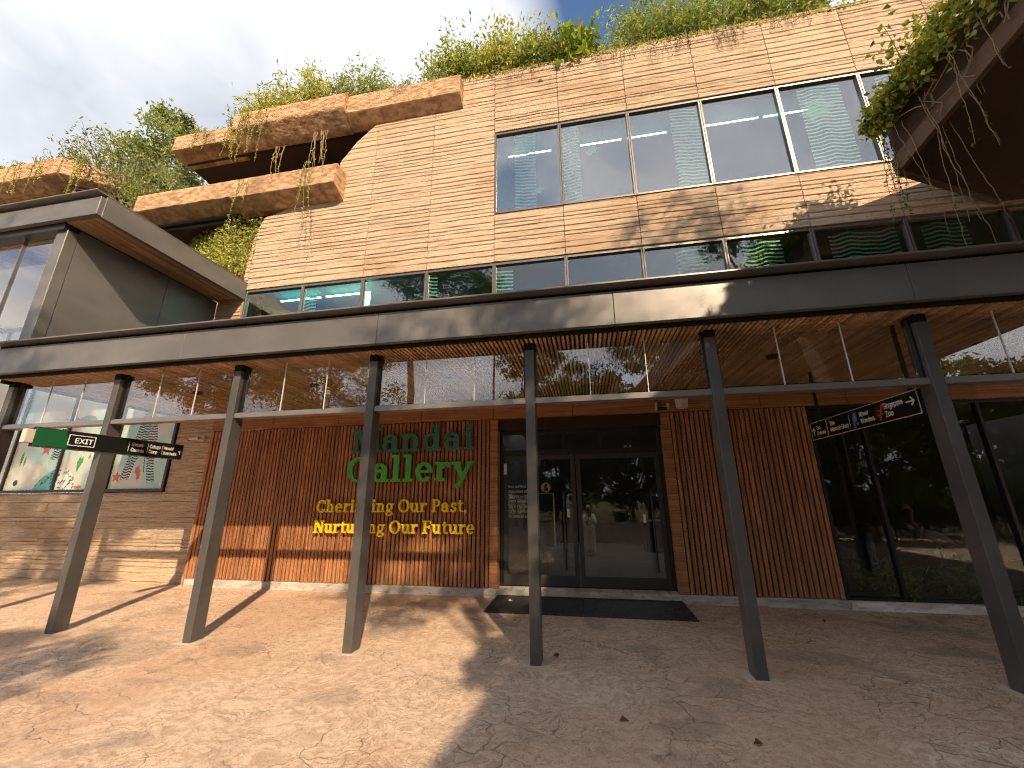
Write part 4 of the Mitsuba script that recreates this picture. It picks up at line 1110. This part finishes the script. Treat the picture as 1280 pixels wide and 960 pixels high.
for i, (x, y, z, h, w, ns, nl, s, c, kw, ye, l) in enumerate(roof):
    plant('roof_shrub', l, 'shrub', 'shrubs along the roof edge', (x, y, z), h, w, int(ns * 1.2), int(nl * 1.9), s * 1.12, tuple(1.15 * q for q in c), kind_leaf=kw * 1.25, yellow=ye, seed=40 + i, depth=1.0)


# ground cover spilling over the parapet with dry rootlets
def spill(x0, x1, y, z, n, size, col, drop, seed, up=.35, yellow=.25):
    r = np.random.default_rng(seed)
    x = r.uniform(x0, x1, n); k = meshkit.fbm(np.stack([x * 1.4, x * 0, x * 0 + seed], -1), 3, 5)
    z_ = z + up * k * r.random(n) * 1.6 - np.where(r.random(n) < .35, drop * k * r.random(n), 0)
    y_ = y + np.where(z_ < z, -.06 - .05 * r.random(n), r.uniform(-.12, .7, n))
    d = r.normal(size=(n, 3)) + [0, -.3, -.2]
    return leaf_mesh([leaves(np.stack([x, y_, z_], 1), d, size * r.uniform(.6, 1.3, n), .5, r)]), col_of(n, col, .3, yellow, r)


m, cc = spill(-3.3, 8.6, 9.62, 15.55, 4200, .11, YG, .35, 3)
scene['parapet_ground_cover'] = mikit.ply(m, 'foliage', color=cc)
labels['parapet_ground_cover'] = {'label': 'yellow-green creeping ground cover spilling over the parapet above the windows', 'category': 'ground cover', 'kind': 'stuff'}
m, cc = spill(-26, -18.4, 9.1, 14.62, 3000, .13, OL, .5, 9, up=.6)
scene['ledge_ground_cover'] = mikit.ply(m, 'foliage', color=cc)
labels['ledge_ground_cover'] = {'label': 'grassy ground cover along the far left planted ledge', 'category': 'ground cover', 'kind': 'stuff'}


def rootlets(name, label, group, x, y, z, n, length, seed, leafy=0, spread=.35, stem='vine_stem', rad=.007, lcol=GR, lsize=.07):
    r = np.random.default_rng(seed)
    st, lv, cc = [], [], []
    for q in range(n):
        L = length * r.uniform(.45, 1.05)
        k = max(6, int(L / .14))
        t = np.linspace(0, 1, k)
        x0 = x + r.uniform(-spread, spread)
        wx = np.cumsum(r.normal(size=k) * .014) + r.normal() * .10 * t * L
        wy = np.cumsum(r.normal(size=k) * .014)
        p = np.stack([x0 + wx, y + wy - .04 + r.normal() * .03, z - t * L], 1)
        st.append(tube(p, rad, 4, rad * .5))
        if leafy:
            m = int(leafy * L)
            tt = r.random(m)
            c = np.stack([np.interp(tt, t, p[:, j]) for j in range(3)], 1) + r.normal(size=(m, 3)) * .02
            lv.append(leaves(c, r.normal(size=(m, 3)) + [0, 0, -.5], lsize * r.uniform(.6, 1.2, m), .42, r)); cc.append(col_of(m, lcol, .3, .2, r))
    key = thing(name, label, 'vine', group)
    part(key, 'stems', cat(st), stem)
    if lv: part(key, 'leaves', leaf_mesh(lv), 'foliage', color=np.vstack(cc))
    return key


for i, (x, z, n, L, l) in enumerate([(-1.2, 15.5, 6, .5, 'dry rootlets hanging over the parapet above the first upper window'), (1.6, 15.5, 7, .6, 'dry rootlets hanging over the parapet above the second upper window'),
                                     (3.3, 15.5, 12, .8, 'thick tangle of dry rootlets over the parapet above the third window'), (5.0, 15.5, 14, .9, 'longest tangle of dry rootlets on the parapet, above the fourth window'), (6.6, 15.5, 9, .6, 'dry rootlets on the parapet above the fifth upper window')]):
    rootlets('dry_rootlets', l, 'rootlets over the parapet', x, 9.47, z, n, L, 70 + i, spread=.55, rad=.008, leafy=14, lcol=(.12, .08, .05), lsize=.06)
# vines hanging off the ledges
for i, (x, y, z, n, L, lf2, l) in enumerate([
    (-12.9, 9.12, 15.0, 3, 1.1, 26, 'short green vine at the left end of the upper ledge'), (-11.9, 9.1, 15.1, 4, 1.9, 26, 'green vine hanging before the dark recess, left of the ledge step'),
    (-10.9, 8.95, 15.3, 5, 2.4, 34, 'long leafy vine hanging over the middle of the dark recess'), (-10.2, 8.95, 15.2, 3, 2.2, 22, 'thin green vine beside the long leafy one'),
    (-7.9, 8.92, 13.6, 9, 2.2, 4, 'bundle of pale bare vines reaching from recess to lower ledge'), (-9.4, 8.95, 13.3, 5, 1.4, 6, 'pale curling bare vines in the dark recess'),
    (-8.3, 8.9, 12.4, 4, 2.7, 14, 'straw-coloured vine trailing down the ribbed wall below the lower ledge'), (-10.4, 8.95, 12.2, 3, 1.9, 14, 'thin vine trailing from the lower ledge above the green shoulder'),
    (-20.9, 8.7, 14.5, 3, 1.4, 20, 'thin vine on the far left ledge near the photo edge'), (-19.6, 8.7, 14.6, 4, 1.7, 20, 'yellow-green vine hanging left of the far ledge corner'), (-18.0, 9.0, 14.6, 5, 1.9, 36, 'leafy vine over the right end of the far left ledge')]):
    rootlets('ledge_vine', l, 'vines hanging from the planted ledges', x, y, z, n, L, 90 + i, leafy=lf2, spread=.3, stem='green_stem' if lf2 > 12 else 'vine_stem', rad=.011, lcol=YG, lsize=.09)
# bushes at the left
for i, (x, y, z, h, w, ns, nl, s, c, kw, l) in enumerate([
    (-17.6, 10.2, 14.3, 2.0, 3.2, 40, 2600, .16, OL, .3, 'feathery olive bush beside the right end of the far left ledge'),
    (-16.6, 10.6, 12.9, 2.0, 2.6, 34, 2200, .15, OL, .3, 'dense bush sloping down between the far left ledge and the tree'),
    (-15.6, 10.6, 12.0, 1.5, 2.6, 30, 2000, .15, GR, .3, 'low green bush at the left end of the lower ledge'),
    (-22.6, 10.0, 14.4, 1.1, 2.4, 24, 1300, .15, YG, .2, 'grassy tuft on the far left ledge at the photo edge'),
    (-20.4, 10.0, 14.4, .9, 2.4, 24, 1300, .15, OL, .2, 'grassy tuft in the middle of the far left ledge')]):
    plant('terrace_bush', l, 'bush', 'bushes on the left terraces', (x, y, z), h, w, ns, nl, s, c, kind_leaf=kw, yellow=.15, seed=140 + i)
# green climber on the rock shoulder
r = np.random.default_rng(31)
n = 5200
x = r.uniform(-13.9, -10.15, n); t = r.random(n) ** .8
z = 11.5 - 2.6 * t * np.clip(.35 + .75 * (x + 13.9) / 3.7, 0, 1) * (.6 + .8 * meshkit.fbm(np.stack([x * 1.6, x * 0, x * 0], -1), 3, 8))
y = 9.95 - .45 * r.random(n) + .9 * np.clip((-11.2 - x) / 3, 0, 1)
key = thing('shoulder_climber', 'thick yellow-green climber draped over the rock below the lower ledge', 'climbing plant')
part(key, 'leaves', leaf_mesh([leaves(np.stack([x, y, z], 1), r.normal(size=(n, 3)) + [0, -.5, -.6], .12 * r.uniform(.6, 1.3, n), .4, r)]), 'foliage', color=col_of(n, YG, .35, .2, r))
part(key, 'stems', cat([tube(np.stack([np.full(8, xx) + np.cumsum(r.normal(size=8) * .06), np.full(8, 9.75 + .9 * max(0, min(1, (-11.2 - xx) / 3))), np.linspace(11.5, 9.2, 8)], 1), .012, 4) for xx in r.uniform(-12.6, -10.3, 16)]), 'green_stem')


def tree(name, label, group, base, h_trunk, crown_c, crown_r, n_leaf, leaf, col, seed, trunk_r=.22, clumps=60, yellow=.05):
    r = np.random.default_rng(seed)
    base, cc0, cr = np.array(base, float), np.array(crown_c, float), np.array(crown_r, float)
    fork = np.array([base[0] * .5 + cc0[0] * .5, base[1] * .5 + cc0[1] * .5, base[2] + h_trunk])
    limbs = [tube(np.array([base + (fork - base) * s + [r.normal() * .12 * s, r.normal() * .12 * s, 0] for s in np.linspace(0, 1, 7)]), trunk_r, 10, trunk_r * .62)]
    cl = []
    while len(cl) < clumps:
        q = r.uniform(-1, 1, 3)
        if .25 < np.linalg.norm(q) < 1: cl.append(cc0 + q * cr)
    cl = np.array(cl)
    mains = cl[r.choice(clumps, min(9, clumps), replace=False)] * .55 + cc0 * .45
    for mpt in mains:
        mid = (fork + mpt) / 2 + r.normal(size=3) * .3 + [0, 0, .3]
        limbs.append(tube([fork - [0, 0, .1], mid, mpt], trunk_r * .5, 7, trunk_r * .18))
    for c in cl:
        s = mains[np.argmin(np.linalg.norm(mains - c, axis=1))]
        limbs.append(tube([s, (s + c) / 2 + r.normal(size=3) * .15, c], trunk_r * .15, 5, trunk_r * .04))
    m = n_leaf
    idx = r.integers(0, clumps, m)
    sz = cr.mean() / clumps ** (1 / 3) * .62 * r.uniform(.6, 1.3, clumps)
    q = cl[idx] + r.normal(size=(m, 3)) * sz[idx][:, None] * [.75, .75, .5]
    t = thing(name, label, 'tree', group)
    part(t, 'trunk', cat(limbs), 'bark', smooth=50)
    tone = (1 + .3 * r.normal(size=(clumps, 1)))[idx]
    cols = np.repeat(np.clip(np.array(col)[None] * tone * (1 + .2 * r.normal(size=(m, 1))), .01, .5), 4, 0)
    part(t, 'crown', leaf_mesh([leaves(q, r.normal(size=(m, 3)) + [0, 0, -.3], leaf * r.uniform(.6, 1.3, m), .45, r)]), 'foliage', color=cols)
    return t


tree('terrace_tree', 'small leafy tree rising behind the lower planted ledge against the sky', None, (-18.7, 12, 12.5), 2.4, (-19.0, 12, 17.8), (2.0, 1.6, 2.5), 8500, .20, (.32, .37, .13), 5, trunk_r=.09, clumps=46)

# ------------------------------------------------------------------ planted overhang at the right
OV = thing('planted_overhang', 'broad brown overhanging roof slab with creepers on its edge at the upper right', 'roof')
P0 = np.array([6.72, 8.06]); e1 = np.array([-.085, -1.0])
P1 = P0 + e1 * 3.8
e2 = np.array([-.125, -1.0])
ovplan = [tuple(P0), tuple(P1), tuple(P1 + e2 * 23), (17.5, -19), (17.5, 9.4), (9.6, 9.56 - .03)]
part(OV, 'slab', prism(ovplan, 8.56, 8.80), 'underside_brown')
def ribbon(path, z0, z1, th):
    return prism(list(LineString(path).buffer(th, cap_style='flat', join_style='mitre').exterior.coords)[:-1], z0, z1)
edge = [(9.62, 9.50), tuple(P0), tuple(P1), tuple(P1 + e2 * 23)]
part(OV, 'lower_edge_band', ribbon(edge, 8.50, 8.86, .05), 'edge_metal')
part(OV, 'upper_edge_band', ribbon([(x + .10, y) for x, y in edge], 8.87, 9.75, .05), 'underside_brown')
part(OV, 'soil_bed', prism([(P0[0] + .22, P0[1] - .1), (P1[0] + .22, P1[1]), (P1[0] + .25 + e2[0] * 22, P1[1] - 22), (12, -18), (12, 8)], 8.9, 9.70), 'soil')
part(OV, 'support_column', cat([tube([(10.5, y, 0), (10.4, y, 5), (9.4, y + .3, 8.6)], .35, 12, .22) for y in (-6, -15)]), 'concrete', smooth=40)
r = np.random.default_rng(77)
n = 7500
t = r.random(n) ** 1.5 * 15
c = np.where((t < 3.8)[:, None], P0[None] + e1[None] * t[:, None], P1[None] + e2[None] * (t - 3.8)[:, None])
prof = meshkit.fbm(np.stack([t * .9, t * 0, t * 0], -1), 3, 4)
u = r.random(n)
zz = 9.65 + (1.0 + .5 * (t < 2)) * prof * r.random(n) - np.where(u < .55, 1.35 * prof * r.random(n) ** 1.2, 0)
off = np.where(zz < 9.75, -.08 - .42 * r.random(n) * np.clip((zz - 8.4) / 1.2, .15, 1), r.uniform(-.45, .5, n))
pts = np.stack([c[:, 0] + off, c[:, 1] + r.normal(size=n) * .05, zz], 1)
key = thing('edge_creeper', 'yellow-green leafy creeper covering the edge of the right overhang', 'climbing plant')
part(key, 'leaves', leaf_mesh([leaves(pts, r.normal(size=(n, 3)) * [.7, .7, .6] + [-.5, 0, -.7], np.where(t > 4, .20, .13) * r.uniform(.6, 1.3, n), .68, r, fold=.15)]), 'foliage', color=col_of(n, (.34, .40, .10), .35, .22, r))
part(key, 'stems', cat([tube(np.array([[P0[0] + e1[0] * s - .08 - .05 * r.random(), P0[1] - s + r.normal() * .1, z] for s, z in zip(s0 + np.cumsum(r.uniform(-.2, .35, 7)), 9.5 - np.linspace(0, 1.0, 7) * r.uniform(.3, 1))]), .012, 4) for s0 in r.uniform(0, 9, 26)]), 'vine_stem')
vl = [('bundle of thin thorny vines hanging at the tip of the overhang', .05, 6, 1.9, 18, .16), ('bare tan vine hanging just right of the overhang tip', .5, 2, 2.6, 3, .1), ('long tan vines trailing down to the canopy from the overhang', 1.1, 5, 4.2, 2, .2),
      ('tangled bare vines under the middle of the overhang edge', 1.9, 5, 2.0, 5, .2), ('looping bare vine against the dark underside', 2.5, 3, 2.4, 4, .2), ('leafy-tipped vine hanging from the upper overhang edge', 3.2, 3, 2.2, 22, .2), ('thorny vine at the right photo edge under the overhang', 3.8, 3, 2.4, 26, .12), ('short vines at the top right photo corner', 4.4, 4, 1.4, 18, .2)]
for i, (l, s, n_, L, lfn, sp) in enumerate(vl):
    q = P0 + e1 * s
    rootlets('overhang_vine', l, 'vines hanging from the right overhang', q[0] - .10, q[1], 9.25, n_, L, 200 + i, leafy=lfn, spread=sp, rad=.0075, stem='vine_stem', lcol=(.15, .19, .05), lsize=.075)

for x, z, l in ((5.97, .178, 'spiky grass tuft at the foot of the shop glass, left of the mullion'), (7.35, .178, 'wide grass tuft at the foot of the shop glass near the right column')):
    plant('grass_tuft', l, 'grass tuft', None, (x, 10.15, z), .55, .7, 26, 420, .22, (.20, .30, .06), kind_leaf=.1, yellow=.1, seed=int(x * 100), depth=.5)

# ------------------------------------------------------------------ behind the camera: what shades and mirrors (trees, hedge, far bank)
bt = [  # base, trunk, crown centre, radii, leaves, leaf size
    ((7.2, -9.9, 9.5), 3, (5.9, -9.6, 15.4), (2.3, 2.7, 1.4), 3200, .20, 'leaning tree growing on the edge of the planted overhang'),
    ((10.0, -4, 9.5), 6.5, (9.1, -3.4, 17.7), (1.9, 2.6, 1.5), 3000, .18, 'tree growing on the planted overhang'),
    ((-4.6, -10, 0), 6, (-2.3, -8.2, 9.3), (2.2, 1.8, 1.3), 6000, .17, 'small rain tree near the middle of the forecourt edge'),
    ((-5.5, -12, 0), 11, (-5.0, -10.6, 16.4), (3.0, 2.6, 1.6), 4200, .22, 'tall rain tree behind the forecourt, left of its middle'),
    ((-27, -13, 0), 8, (-27, -13, 12), (5.5, 4.5, 4), 11000, .30, 'tall rain tree behind the forecourt at its left side'),
    ((-11, -12, 0), 13, (-11, -10, 19.2), (5.5, 3.0, 3.4), 9000, .26, 'highest rain tree behind the left half of the forecourt'),
    ((17.5, -12, 0), 14, (15.8, -10, 20.2), (3.0, 3.0, 3.0), 6000, .24, 'high rain tree beyond the right side of the overhang'),
    ((9, -30, 0), 12, (9, -30, 20), (7, 6, 5), 12000, .36, 'tallest rain tree beyond the overhang'),
    ((0, -30, 0), 9, (0, -30, 12), (5, 4, 4), 9000, .34, 'rain tree behind the middle of the forecourt'),
    ((-24, -20, 0), 8, (-24, -20, 12), (7, 6, 5), 9000, .36, 'wide rain tree far left behind the forecourt'),
    ((-11, -30, 0), 8, (-11, -30, 6.5), (7, 5, 4), 9000, .36, 'rounded tree at the back of the forecourt'),
    ((20, 2, 0), 6, (20, 0, 9), (4, 5, 4), 8000, .30, 'tree right of the overhang'),
]
for i, (b, ht, cc_, cr, nl, ls, l) in enumerate(bt):
    tree('rain_tree', l, 'rain trees behind the forecourt', b, ht, cc_, cr, nl, ls, (.085, .13, .035), 300 + i, trunk_r=.10 if i < 4 else .3, clumps=70)
for i, (x, y, h, w, l) in enumerate([(9.5, -5.0, 3.0, 4.5, 'dark shrub beside the concrete column under the overhang'), (14.5, -4.2, 3.2, 5, 'dark shrub under the right edge of the overhang'), (21, -6, 4, 6, 'tall dark shrub beyond the overhang')]):
    plant('hedge_shrub', l, 'shrub', 'shrubs behind the overhang column', (x, y, 0), h, w, 70, 5200, .22, DG, kind_leaf=.5, yellow=.05, seed=400 + i, depth=2.2)
sl = ['first', 'second', 'third', 'fourth', 'fifth', 'sixth', 'seventh', 'eighth', 'ninth', 'tenth']
for i, x in enumerate(np.linspace(-24, 39, 10)):
    big = x > -5
    tree('screen_tree', f'dense dark screen tree behind the forecourt, {sl[i]} from the left', 'screen trees behind the forecourt', (x, -20 - (i % 2), 0), 1.5, (x, -20 - (i % 2), 6.2 if big else 4.2 + .5 * (i % 3)), (5.0, 2.4, 6.2 if big else 4.4), 15000 if big else 9000, .46, (.10, .16, .045), 500 + i, trunk_r=.2, clumps=130 if big else 90)
plant('tip_shrub', 'bushy creeper crown standing on the tip of the right overhang', 'shrub', None, (6.98, 7.35, 9.45), 1.5, 1.3, 26, 1500, .15, (.19, .23, .05), kind_leaf=.6, yellow=.2, seed=611, depth=1.6)
# a few fallen leaves
for i, (x, y, l) in enumerate([(1.35, 4.55, 'curled brown fallen leaf on the paving at lower right'), (.22, 4.75, 'reddish fallen leaf on the paving in front of the doors'), (2.8, 4.3, 'small brown fallen leaf near the lower right corner'), (-.55, 6.3, 'dark fallen leaf beside the column before the doors'), (-1.7, 9.0, 'pale scrap of litter on the left end of the mat'), (3.9, 8.6, 'tiny leaf on the paving below the right batten wall')]):
    v, f = leaves(np.array([[0, 0, 0.0]]), np.array([[1, .4, 0.0]]), .10, .5, np.random.default_rng(i), fold=.6)
    v[:, 2] -= v[:, 2].min(); v += [x, y, .003 if i != 4 else .05]
    single('fallen_leaf' if i != 4 else 'paper_scrap', trimesh.Trimesh(v, f, process=False), 'dry_leaf' if i != 4 else 'white_paint', l, 'leaf' if i != 4 else 'litter', 'fallen leaves' if i != 4 else None)
